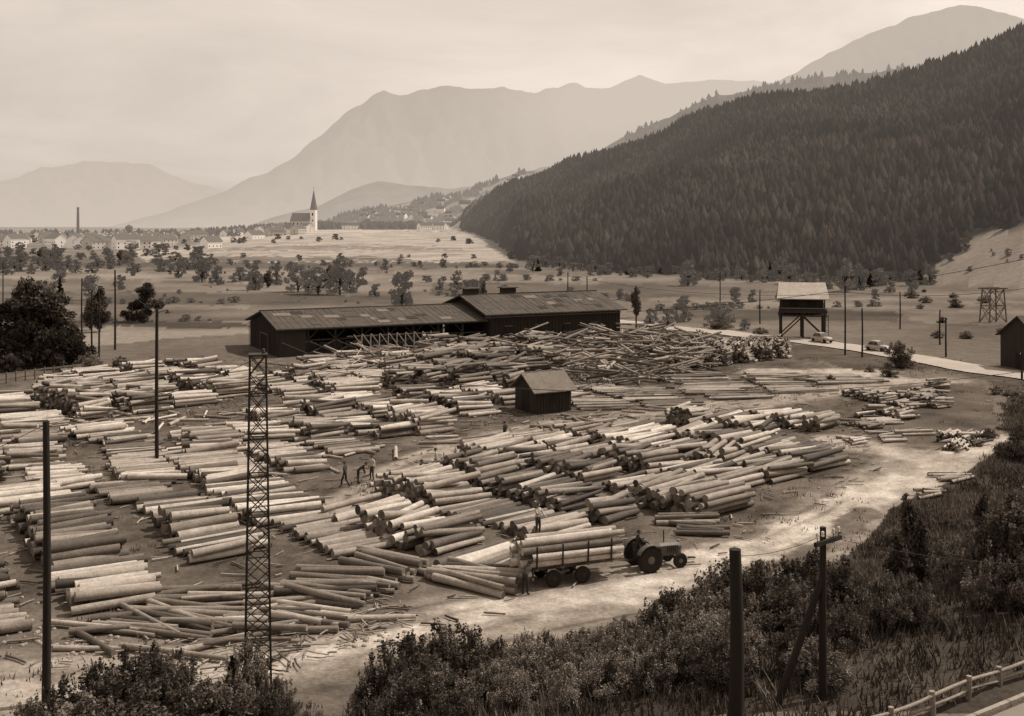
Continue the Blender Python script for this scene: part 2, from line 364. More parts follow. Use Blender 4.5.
mountain('background_hill',[(230,232),(270,218),(320,205),(350,190),(378,181),(410,186),(450,188),(500,184),(540,167),(570,165),(640,150),(700,150)],4200,.08,.74,.62,41,rough=.6,tv=.5)
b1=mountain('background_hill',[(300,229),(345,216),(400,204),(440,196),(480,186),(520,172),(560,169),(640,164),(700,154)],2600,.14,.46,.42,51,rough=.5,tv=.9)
# ------------------------------------------------------------ vegetation
def leafcloud(blobs,n,ls,tone,var=.5,asp=.6):
    b=np.array(blobs,float); wts=b[:,3]*b[:,4]*b[:,5]; wts=wts**.7; wts/=wts.sum()
    ci=rng.choice(len(b),n,p=wts); d=rng.normal(size=(n,3)); d/=np.linalg.norm(d,axis=1)[:,None]
    r=rng.random(n)**.45; r*=1+.25*(rng.random(n)-.5)
    c=b[ci,:3]+d*r[:,None]*b[ci,3:6]
    u=rng.normal(size=(n,3)); u/=np.linalg.norm(u,axis=1)[:,None]; v=np.cross(u,rng.normal(size=(n,3))); v/=np.linalg.norm(v,axis=1)[:,None]
    s=ls*(.6+.8*rng.random(n))[:,None]
    V=np.stack([c-u*s,c-v*s*asp,c+u*s,c+v*s*asp],1).reshape(-1,3)
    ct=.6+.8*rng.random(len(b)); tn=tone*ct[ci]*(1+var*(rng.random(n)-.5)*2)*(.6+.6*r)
    return V,np.arange(4*n).reshape(n,4),np.repeat(tn,4)
def limb(V,Fl,Tn,p0,p1,r0,r1,n=6):
    p0=np.array(p0,float);p1=np.array(p1,float); d=p1-p0; d/=np.linalg.norm(d); up=np.array((0,0,1.)) if abs(d[2])<.9 else np.array((0,1.,0))
    a=np.cross(d,up);a/=np.linalg.norm(a);b=np.cross(a,d); o=sum(len(q) for q in V); an=np.arange(n)*2*math.pi/n
    ring=np.cos(an)[:,None]*a+np.sin(an)[:,None]*b
    V.append(np.r_[p0+ring*r0,p1+ring*r1]); Fl.append(np.array([(o+j,o+(j+1)%n,o+n+(j+1)%n,o+n+j) for j in range(n)])); Tn.append(np.full(2*n,.05))
def tree_mesh(name,kind,n,ls,tone,seed,leafmat='leaf'):
    random.seed(seed); V=[];Fl=[];Tn=[]; blobs=[]
    if kind=='round':
        limb(V,Fl,Tn,(0,0,-.03),(0.01,0,.35),.028,.02); lo=random.uniform(.06,.16); wd=random.uniform(.30,.46); pk=random.uniform(.5,1.0)
        for i in range(24):
            a=random.uniform(0,6.28); z=random.uniform(lo,.86); q_=(z-lo)/(1-lo); R=wd*(1-q_**2*pk)**.5*random.uniform(.3,1)
            p=(R*math.cos(a),R*math.sin(a),z); q=random.uniform(.08,.17)
            blobs.append((*p,q,q,q*.75)); limb(V,Fl,Tn,(0,0,random.uniform(.05,.4)),p,.012,.003,4)
        for i in range(4): blobs.append((random.uniform(-.12,.12),random.uniform(-.12,.12),random.uniform(.8,.93),.09,.09,.08))
    elif kind=='poplar':
        limb(V,Fl,Tn,(0,0,-.03),(0,0,.8),.015,.004)
        for i in range(14):
            z=.15+.06*i; q=.13*math.sin(min(1,(i+2)/16)*math.pi)+.03; a=random.uniform(0,6.28)
            blobs.append((q*.5*math.cos(a),q*.5*math.sin(a),z,q,q,.1)); limb(V,Fl,Tn,(0,0,z-.08),blobs[-1][:3],.006,.002,4)
    elif kind=='conifer':
        limb(V,Fl,Tn,(0,0,-.03),(0,0,.95),.018,.003)
        for i in range(18):
            z=.1+.05*i; R=.2*(1-i/18.5)
            for j in range(3): 
                a=random.uniform(0,6.28); blobs.append((R*.6*math.cos(a),R*.6*math.sin(a),z,R*.55+.01,R*.55+.01,.03))
    else: # bush
        for i in range(30):
            a=random.uniform(0,6.28); R=random.uniform(0,.52); z=random.uniform(.08,.88)*(1-R*.6); q=random.uniform(.1,.19)
            p=(R*math.cos(a),R*math.sin(a),z); blobs.append((*p,q,q,q*.9)); limb(V,Fl,Tn,(R*.2*math.cos(a),R*.2*math.sin(a),-.05),p,.01,.003,4)
        for i in range(34):
            a=random.uniform(0,6.28); R=random.uniform(0,.55); z=1.0-R*.6+random.uniform(-.1,.08); q=random.uniform(.02,.045)
            blobs.append((R*math.cos(a),R*math.sin(a),z,q,q,.11))
            limb(V,Fl,Tn,(R*.5*math.cos(a),R*.5*math.sin(a),.1),(R*math.cos(a),R*math.sin(a),z+.1),.005,.001,3)
    nl=sum(len(f) for f in Fl)
    v,f,t=leafcloud(blobs,n,ls,tone); o=sum(len(q) for q in V); V.append(v);Fl.append(f+o);Tn.append(t)
    V=np.concatenate(V);Fl=np.concatenate(Fl);Tn=np.concatenate(Tn)
    me=np_mesh(name,V,Fl,Tn,[M[leafmat],M['bark']],link=False)
    mi=np.zeros(len(Fl),np.int32); mi[:nl]=1; me.polygons.foreach_set('material_index',mi); return me
PB=[tree_mesh('bush_mesh','bush',8000,.022,t,100+i) for i,t in enumerate((.07,.11,.16,.085,.19))]
PBL=[tree_mesh('shrub_mesh','bush',8000,.020,t,150+i) for i,t in enumerate((.22,.28,.18))]
PR=[tree_mesh('deciduous_mesh','round',1400,.042,t,200+i,'leaf_field') for i,t in enumerate((.07,.10,.06,.13,.085,.075,.11,.06))]
PRB=[tree_mesh('deciduous_detailed_mesh','round',7000,.024,t,250+i,'leaf') for i,t in enumerate((.06,.09))]
PP=[tree_mesh('poplar_mesh','poplar',3500,.025,t,300+i) for i,t in enumerate((.07,.10))]
PC=[tree_mesh('conifer_mesh','conifer',3500,.028,t,400+i) for i,t in enumerate((.035,.04))]
def inst(name,me,x,y,z,H,wd=1.0):
    o=bpy.data.objects.new(name,me); COL.objects.link(o); o.location=(x,y,z); o.scale=(H*wd*random.uniform(.88,1.12),H*wd,H); o.rotation_euler[2]=random.uniform(0,6.28); return o
def tree_at(name,protos,px,py,hp,wd=1.0):
    x,y,z=hit(px,py); inst(name,random.choice(protos),x,y,z-.1,hp*y/F,wd)
random.seed(5)
for a in [(30,368,92,1.05),(8,368,66,1.2),(58,364,60,1.1),(48,366,80,.9),(22,362,70,1.1),(146,322,40,1.1)]: tree_at('deciduous_tree',PRB,*a)
for a in [(178,278,18,1),(202,282,25,1),(217,285,20,1),(255,290,28,1),(277,285,22,1),(298,292,30,1),(308,294,26,1),(318,295,30,1.1),(340,295,40,.9),(350,293,24,1),(362,285,20,1),(385,270,12,1),(402,307,38,.9),(375,297,14,1),(440,290,12,1),(457,290,20,1),(470,300,22,1),(480,297,18,1),(533,272,18,1),(510,272,10,1),(590,276,12,1),(605,275,10,1),(655,273,10,1),(675,275,10,1),(688,286,28,1),(705,277,12,1),(735,302,16,1.2),(752,302,14,1),(780,281,24,1),(792,284,22,1),(845,292,34,.9),(860,290,28,.9),(719,328,28,1.3),(668,327,20,1.2),(684,322,28,.9),(930,285,22,1),(965,251,14,1),(950,262,10,1),(890,293,14,1),(745,330,12,1.4),(650,325,18,1),(443,268,10,1),(420,268,8,1),(300,262,7,1),(240,282,16,1),(505,300,16,1),(570,300,14,1),(620,300,12,1),(560,276,9,1),(90,300,26,1),(60,285,20,1),(20,268,16,1),(45,268,14,1),(5,275,18,1),(110,268,12,1),(640,276,10,1),(725,279,12,1),(747,279,10,1),(820,292,10,1),(875,300,12,1),(120,290,16,1),(132,276,14,1),(160,272,14,1)]:
    tree_at('deciduous_tree',PR,*a)
for a in [(100,332,46,1.2),(636,318,32,.8),(905,252,10,1),(920,285,16,1),(484,300,20,.8),(90,330,34,1.2),(120,262,12,1.3),(40,262,14,1.2),(330,290,26,1.2),(268,288,18,1.3)]: tree_at('poplar_tree',PP,*a)
for a in [(538,272,14,1.2),(845,285,22,1),(870,288,20,1),(770,278,16,1),(60,300,24,1)]: tree_at('spruce_tree',PC,*a)
for i in range(70):
    pxx=random.uniform(160,900); pyy=random.uniform(272,304) if random.random()<.5 else random.uniform(264,276)
    if 460<pxx and pyy<274: continue
    tree_at('field_shrub',PR+PB[:2],pxx,pyy,random.choice([2,3,3,4,5,7]),1.5)
for i in range(150):
    tree_at('deciduous_tree',PR,random.uniform(-60,210),random.uniform(254,274) if i%3 else random.uniform(241,251),random.uniform(4,13) if i%3 else random.uniform(4,8),1.5)
for i in range(110):
    q=random.random()
    if q<.5: pxx=random.uniform(500,900); tree_at('deciduous_tree',PR,pxx,np.interp(pxx,[500,520,600,750,880,900],[254,262,274,281,283,282])+random.uniform(-2,2),random.uniform(5,13),1.3)
    elif q<.75: pxx=random.uniform(160,520); tree_at('hedge_shrub',PR,pxx,264+random.uniform(-1,1)+(pxx-160)*.01,random.uniform(2,6),1.8)
    else: pxx=random.uniform(780,925); tree_at('deciduous_tree',PR,pxx,random.uniform(280,292),random.uniform(8,20),1.2)
for (xa,ya,xb,yb,n_) in ((0,305,250,303,26),(430,296,640,300,22),(200,282,600,281,26),(650,310,900,306,22),(0,322,240,321,16)):
    for i in range(n_):
        q=random.random(); tree_at('hedge_shrub',PR,xa+(xb-xa)*q,ya+(yb-ya)*q+random.uniform(-.8,.8),random.uniform(2.5,8),1.9)
for i in range(40):
    tree_at('deciduous_tree',PR,random.uniform(0,480),random.choice([240,243,258])+random.uniform(-1,1),random.uniform(3,6),1.6)
for i in range(30): tree_at('field_shrub',PB,random.uniform(985,1050) if i%2 else random.uniform(900,1050),random.uniform(385,470) if i%2 else random.uniform(292,345),random.uniform(3,10),1.6)
for i in range(14): tree_at('field_shrub',PR,random.uniform(920,1040),random.uniform(240,275),random.uniform(3,8),1.4)
for a in [(900,368,26,1.2),(888,377,10,2),(870,372,8,1.5),(830,382,8,1.3),(985,440,10,1.5),(1015,462,24,1.2),(1002,458,16,1.2),(640,340,14,1.2),(700,342,12,1.6),(10,372,20,1.2),(90,368,16,1.5),(1018,440,10,1.5),(720,330,14,1.6),(760,335,8,1.8),(60,376,10,1.6),(120,366,10,1.4)]:
    tree_at('bush',PB,*a)
def fg(px,d,top,wd=1.0,pro=None,name='bush',mn=.9):
    x=X(px,d); z=float(h(x,d)); zt=HC-(top-HY)*d/F; H=max(zt-z,mn); inst(name,random.choice(pro or PB),x,d,z-.12,H*1.02,wd)
for a in [(60,38.5,684,1.2),(95,38.5,664,1.0),(125,39,652,1.1),(155,39,650,1.1),(185,38.5,664,1.0),(210,38,682,1.0),(30,38,700,1.2),(140,36.5,687,1.6),(90,36.5,697,1.6),(180,36.5,692,1.5),
 (248,40,640,.55),(238,38.5,672,.9),(266,38.5,682,.9),(290,38,698,.9),(276,39.5,676,.9),(205,36.5,680,1.2),(310,37,704,1.0),
 (365,37,684,1.0),(390,37,656,1.0),(412,37.5,640,.95),(445,38,632,1.0),(472,38,634,.9),(495,37.5,646,.9),(430,34,668,1.2),(480,34,665,1.2),(395,34,690,1.2),(455,32,690,1.4)]:
    fg(*a)
for a in ((388,37.5,650,1.0),(408,38,634,1.0),(440,38.5,624,1.05),(468,38.5,628,1.0),(498,38,638,1.0),(425,35,660,1.3),(480,35,658,1.3),(520,36,650,1.0)): fg(*a,PB[:2])
for i in range(60):
    pxx=random.uniform(495,735); d=random.uniform(31,40); top=np.interp(pxx,[495,545,640,700,740],[640,624,610,594,586])+(40-d)*6+random.uniform(-16,16)
    fg(pxx,d,top,random.uniform(.9,1.2),random.choice([PBL,PBL,PB,PB[:2]]),mn=1.3)
for i in range(70):
    pxx=random.uniform(675,915); d=random.uniform(31,41); top=np.interp(pxx,[670,720,760,810,850,905],[590,568,574,556,568,592])+(41-d)*8+random.uniform(-16,18)
    if pxx>860 and d<35: continue
    fg(pxx,d,top,random.uniform(.85,1.2),PB,mn=1.3)
for a in [(950,42,570,.8),(975,42,530,.7),(1000,41,508,.75),(1026,41,496,.8),(990,38,560,.9),(1020,37,550,.9),(1050,40,500,.9),(880,40,594,.8),(900,41,570,.7),(925,40,588,.7),(860,37,615,.9),(960,43,600,1.0),(1015,41,600,1.1),(925,45,590,.7),(940,54,548,.6),(985,38,640,.9),(900,37,660,.9),(940,36,655,.8)]:
    fg(*a)
for i in range(46):
    pxx=random.uniform(890,1060); d=random.uniform(40,70); x=X(pxx,d); s_=(x-9.5)*(-.55)+(d-29)*.835
    if s_<24: inst('bush',random.choice(PB),x,d,float(h(x,d))-.1,random.uniform(.5,1.4),1.3)
for a in [(908,44,494,.75),(919,43,515,.8),(897,42,530,.9),(985,43,492,.7),(1012,42,486,.7),(760,38,556,.8),(845,38,552,.8),(810,40,550,.9),(655,39,598,.8),(1010,55,490,.9),(728,39,562,.9)]: fg(*a,PP,'young_tree')
fg(232,39.5,652,.9,PC,'spruce_tree')
# forest (one object)
def conifer_unit():
    V=[];Fq=[];n=6
    for li,(zb,zt,R) in enumerate(((.1,.72,.2),(.45,1.0,.125))):
        o=len(V)
        for j in range(n): a=2*math.pi*j/n+li; q=R*(1 if j%2 else .7); V.append((q*math.cos(a),q*math.sin(a),zb+(.06 if j%2 else 0)))
        V.append((0,0,zt))
        for j in range(n): Fq.append((o+j,o+(j+1)%n,o+n))
    return np.array(V),np.array(Fq)
def forest(name,P,H,tone,hz,W=1.3):
    uv,uf=conifer_unit(); n=len(P); a=rng.random(n)*6.28; c,s=np.cos(a),np.sin(a)
    wv=H*W*(.8+.5*rng.random(n))
    V=np.stack([ (uv[None,:,0]*c[:,None]-uv[None,:,1]*s[:,None])*wv[:,None]+P[:,0,None],(uv[None,:,0]*s[:,None]+uv[None,:,1]*c[:,None])*wv[:,None]+P[:,1,None],uv[None,:,2]*H[:,None]+P[:,2,None]],-1).reshape(-1,3)
    Fq=(uf[None]+np.arange(n)[:,None,None]*len(uv)).reshape(-1,3)
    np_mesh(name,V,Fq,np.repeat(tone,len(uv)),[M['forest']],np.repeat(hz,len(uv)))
n=120000; pxr=rng.uniform(455,1400,n); db,dr,_=hill_params(pxr); fo=np.interp(pxr,[900,920,960,1024,1200],[0,0,50,72,90])
dd=np.sqrt(rng.uniform(250**2,1750**2,n)); ok=(dd>db+fo+fbm(pxr/20,dd/50,3)*40)&(dd<dr*1.08)&(pxr>462); pxr=pxr[ok];dd=dd[ok]
xx=X(pxr,dd); zz=h(xx,dd)-.5; Hh=(5+7*rng.random(len(dd)))*(1+.8*fbm(xx/60,dd/60,71))
forest('forest',np.stack([xx,dd,zz],-1),Hh,.021*(.4+1.2*rng.random(len(dd)))*(1+2.0*fbm(xx/70,dd/70,77)+1.4*fbm(xx/20,dd/20,78)),np.clip(.045+.25*(1-np.exp(-(dd-300)/1500)),0,.35),1.5)  # last array: haze by distance, painted on the trees as emission
n=2600; pxr=rng.uniform(250,520,n); dd=rng.uniform(1500,2000,n); ok=vnoise(pxr/22,dd/120,4)>.5; pxr=pxr[ok];dd=dd[ok]; xx=X(pxr,dd)
forest('distant_woodland',np.stack([xx,dd,h(xx,dd)],-1),6+8*rng.random(len(dd)),.035*(.6+.8*rng.random(len(dd))),np.full(len(dd),.25),2.4)
n=1500; pxr=rng.uniform(-300,300,n); dd=rng.uniform(1250,1900,n); ok=vnoise(pxr/22,dd/120,14)>.45; pxr=pxr[ok];dd=dd[ok]; xx=X(pxr,dd)
forest('distant_woodland',np.stack([xx,dd,h(xx,dd)],-1),5+9*rng.random(len(dd)),.035*(.6+.8*rng.random(len(dd))),np.full(len(dd),.24),2.4)
def clothe(b,name,n,thr,H,hzadd,tone,tmin=0,sc=(14,.12)):
    VV,P,Tt,hz=b; r=rng.integers(0,59,n); c=rng.integers(0,VV.shape[1]-1,n); f=rng.random((n,2,1)); 
    p=(VV[r,c]*(1-f[:,0])+VV[r+1,c]*f[:,0]); p=p+(VV[r,c+1]-VV[r,c])*f[:,1]
    ok=(vnoise(P[r,c]/sc[0],Tt[r,c]/sc[1],91)>thr)&(Tt[r,c]>=tmin); p=p[ok]; hh_=hz[r,c][ok]
    forest(name,p-np.array((0,0,1.)),H*(.7+.6*rng.random(len(p))),tone*(.6+.8*rng.random(len(p))),np.clip(hh_+hzadd,0,.95),2.0)
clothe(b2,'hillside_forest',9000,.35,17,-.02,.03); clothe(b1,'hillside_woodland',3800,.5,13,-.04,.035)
def grass(name,P,hh,tone,nb=8,sp=.25):
    n=len(P); c=np.repeat(P,nb,0)+np.c_[rng.normal(0,sp,(n*nb,2)),np.zeros(n*nb)]; H=np.repeat(hh,nb)*(.5+.8*rng.random(n*nb))
    a=rng.random(n*nb)*6.28; wv=.02+.025*rng.random(n*nb); le=np.c_[rng.normal(0,.3,(n*nb,2))]*H[:,None]
    d=np.c_[np.cos(a)*wv,np.sin(a)*wv,np.zeros(n*nb)]
    V=np.stack([c-d,c+d,c+np.c_[le,H]],1).reshape(-1,3); np_mesh(name,V,np.arange(len(V)).reshape(-1,3),np.repeat(np.repeat(tone,nb)*(.5+rng.random(n*nb)),3),[M['grass']])
n=42000; gx=rng.uniform(-25,60,n); gy=rng.uniform(24,115,n); gp=512+F*gx/gy; s_=(gx-9.5)*(-.55)+(gy-29)*.835
gs=HY+HC*F/gy; ok=inpoly(gp+fbm(gx/3,gy/3,4)*40,gs,[(1000,372),(1500,372),(1500,1000),(280,1000),(360,735),(440,680),(600,645),(740,617),(850,565),(890,515),(965,482),(1010,440)])&(s_>-.4)&(gp<1150)
gx=gx[ok];gy=gy[ok]; grass('meadow_grass',np.stack([gx,gy,h(gx,gy)-.02],-1),.22+.35*rng.random(len(gx)),.06+.14*vnoise(gx/2.5,gy/2.5,6)**1.5)
n=6000; gx=rng.uniform(-50,60,n);gy=rng.uniform(42,150,n); ok=vnoise(gx/5,gy/5,61)>.6; gx=gx[ok];gy=gy[ok]
grass('yard_weeds',np.stack([gx,gy,h(gx,gy)-.02],-1),.12+.2*rng.random(len(gx)),.05+.07*rng.random(len(gx)))
# ------------------------------------------------------------ logs
def logpile(area,ang,Ln,dm,maxl,tone=.40,gap=1.0,jit=2.4,sparse=.02,dark=.28,wander=4.5):
    poly=[flat(*p) for p in area]; A=math.radians(ang); ca,sa=math.cos(A),math.sin(A)
    ab=[(x*ca+y*sa,x*sa-y*ca) for x,y in poly]
    a0,a1=min(p[0] for p in ab),max(p[0] for p in ab); b0,b1=min(p[1] for p in ab),max(p[1] for p in ab)
    a=a0
    while a<a1:
        L_=Ln*random.uniform(.85,1.15); mb=MB(); b=b0; cnt=0; run=0; lay=1; dk=dark
        while b<b1:
            if run<=0:
                run=random.randint(6,18); lay=max(1,min(maxl+1,int(round(random.gauss(maxl-.7,1.1))))); off=random.uniform(-.8,.8); bt=tone*random.uniform(.62,1.22); dA=math.radians(random.gauss(0,wander)); Lr=L_*random.uniform(.7,1.08)
                dk=dark*random.choice([.3,.7,1,2.2]); rs=random.uniform(.85,1.15)
                if random.random()<.25: b+=random.uniform(.4,2.0)
            run-=1; d=dm*random.uniform(.85,1.12)
            for l in range(lay):
                if l>0 and (run<l or random.random()<.1): continue
                if random.random()<sparse: continue
                aa=a+L_/2+off+random.gauss(0,.2); bb=b+d*.5*l
                x=aa*ca+bb*sa; y=aa*sa-bb*ca
                if not inpoly(np.array([x]),np.array([y]),poly)[0]: continue
                r=dm/2*rs*random.uniform(.7,1.15); th=A+dA+math.radians(random.gauss(0,jit*(1+.5*l))); hl=Lr/2*random.uniform(.84,1.06)
                z=float(h(x,y))+dm/2+l*dm*.82+.02; dx,dy=math.cos(th)*hl,math.sin(th)*hl
                tl=random.gauss(0,.03)*(1+l)
                t=bt*random.uniform(.6,1.25) if random.random()>dk else random.uniform(.05,.15)
                mb.tube((x-dx,y-dy,z-tl),(x+dx,y+dy,z+tl),r*random.uniform(.95,1.12),r*.86,12,0,1,t=t,tc=random.uniform(.05,.24),bend=.07,segs=2); cnt+=1
            b+=d
        if cnt: mb.obj('log_pile',['log','logend'])
        a+=L_+gap*random.uniform(.3,1.6)
random.seed(11)
logpile([(-80,505),(60,492),(215,476),(330,505),(415,545),(300,566),(215,560),(150,598),(60,628),(-80,645)],34,4.6,.50,3,gap=1.2)
logpile([(60,650),(150,605),(230,572),(330,570),(385,600),(300,632),(190,655)],-6,5.5,.36,2,.26,sparse=.35,jit=8,dark=.5,wander=10)
logpile([(330,566),(420,560),(492,576),(480,590),(400,600)],-14,5.8,.38,2,.30,sparse=.3,jit=7,dark=.4,wander=8)
logpile([(345,508),(400,490),(480,455),(560,436),(660,428),(700,432),(830,445),(850,465),(760,490),(735,515),(650,518),(590,522),(545,548),(505,572),(420,558),(400,540)],44,4.6,.44,4,gap=1.3)
logpile([(660,524),(735,515),(735,530),(712,540),(698,536)],-12,4.2,.36,1,.3,sparse=.4,jit=9,dark=.4)
logpile([(-80,486),(-80,440),(80,430),(225,440),(235,476),(100,492)],30,4.6,.43,3,.38,gap=1.4)
logpile([(45,412),(60,378),(180,370),(250,374),(262,392),(180,410),(100,420)],44,4.7,.42,5,.40,gap=1.4)
logpile([(-80,440),(-80,402),(40,398),(55,430)],32,4.5,.42,3)
logpile([(180,472),(190,442),(260,432),(340,440),(365,462),(300,482),(240,482)],32,4.6,.42,2,sparse=.08)
logpile([(268,432),(265,415),(350,402),(490,392),(520,405),(430,436),(330,442)],34,4.8,.42,4,.45,gap=1.4)
logpile([(255,388),(290,368),(350,356),(420,354),(425,385),(330,402)],34,4.8,.42,4,.40,gap=1.5)
logpile([(410,386),(430,352),(540,350),(575,366),(520,372),(515,395),(430,392)],48,4.8,.45,7,.24,dark=.5)
logpile([(570,410),(600,392),(720,377),(850,378),(855,388),(700,405),(620,412)],6,7,.31,2,.36,sparse=.25,jit=5)
logpile([(680,412),(830,424),(825,436),(675,424)],44,4.5,.4,3,.5)
logpile([(850,392),(940,388),(948,408),(860,410)],22,2.6,.28,4,.38,jit=9,sparse=.15,gap=1.5)
logpile([(845,418),(900,412),(915,424),(860,432)],22,2.6,.28,3,.36,jit=9,sparse=.1)
logpile([(940,436),(985,434),(985,450),(945,452)],60,2.2,.25,3,.42,jit=8)
logpile([(918,478),(962,472),(968,492),(925,500)],20,2.6,.26,3,.36,jit=12,sparse=.2)
logpile([(845,436),(915,430),(925,442),(850,446)],16,3,.26,1,.36,jit=10,sparse=.4)
logpile([(640,352),(660,346),(790,346),(790,358),(680,372)],65,2.0,.3,7,.24,gap=.4)
logpile([(560,400),(575,386),(640,388),(640,398)],20,4,.35,2,.35,jit=10)
def jumble(name,area,n,zmax,L0,L1,r0,r1,t0,t1,ms,am=.3,asd=.9):
    poly=[flat(*p) for p in area]; xs=[p[0] for p in poly];ys_=[p[1] for p in poly]; mb=MB(); c=0
    while c<n:
        x=random.uniform(min(xs),max(xs));y=random.uniform(min(ys_),max(ys_))
        if not inpoly(np.array([x]),np.array([y]),poly)[0]: continue
        a=random.gauss(am,asd); l=random.uniform(L0,L1)/2; z=float(h(x,y))+random.random()**1.5*zmax+.1; tl=random.uniform(-.3,.3)*l if zmax>.5 else 0
        tl=max(-(z-.05),min(z-.05,tl)); r=random.uniform(r0,r1)
        mb.tube((x-l*math.cos(a),y-l*math.sin(a),z-tl),(x+l*math.cos(a),y+l*math.sin(a),z+tl),r,r*.8,6,0,1,t=random.uniform(t0,t1),tc=.15,bend=.05,segs=2); c+=1
    mb.obj(name,ms)
jumble('timber_heap',[(560,372),(580,346),(640,344),(700,350),(715,366),(700,380),(600,390)],420,3.3,2.5,7,.08,.2,.05,.36,['log','logend'],.5,.7)
jumble('timber_heap',[(500,362),(520,348),(600,346),(600,364)],120,2.8,2.5,6,.08,.2,.05,.3,['log','logend'],.5,.6)
jumble('timber_heap',[(280,375),(330,358),(420,352),(420,368),(300,390)],120,1.2,3,6,.06,.13,.1,.4,['log','logend'])
jumble('bark_debris',[(-80,660),(-80,400),(300,360),(700,350),(850,400),(880,470),(740,560),(560,600),(380,650),(200,680)],3000,.0,.2,1.4,.02,.06,.03,.4,['log','logend'])
jumble('bark_debris',[(200,700),(180,640),(360,590),(420,610),(330,660)],220,.1,.2,1.4,.02,.05,.03,.35,['log','logend'])
jumble('stray_logs',[(380,480),(420,460),(560,420),(700,405),(560,440),(400,490)],26,.05,2,5,.1,.18,.1,.45,['log','logend'])
jumble('stray_logs',[(180,440),(300,430),(520,440),(380,470),(200,480)],40,.05,2,5,.1,.18,.15,.45,['log','logend'])
jumble('stray_logs',[(60,640),(190,590),(390,590),(380,620),(200,660),(90,655)],40,.2,2.5,6,.1,.2,.06,.4,['log','logend'],0,.4)
jumble('stray_logs',[(0,440),(60,405),(250,405),(240,440),(80,440)],40,.1,2,5,.1,.2,.1,.5,['log','logend'])
st=MB()
for i in range(200):
    q=random.choice([(75,645,40,8),(20,630,30,20),(1000,400,30,12),(400,640,60,10)]); p=flat(random.gauss(q[0],q[2]*.6),random.gauss(q[1],q[3]*.5)); r=random.uniform(.04,.15)
    st.lathe((p[0],p[1],float(h(*p))+r*.2),[(r*.5,-r*.5),(r,-r*.1),(r*.8,r*.35),(r*.3,r*.55)],'z',6,0)
st.obj('rubble_stones',['stone'])
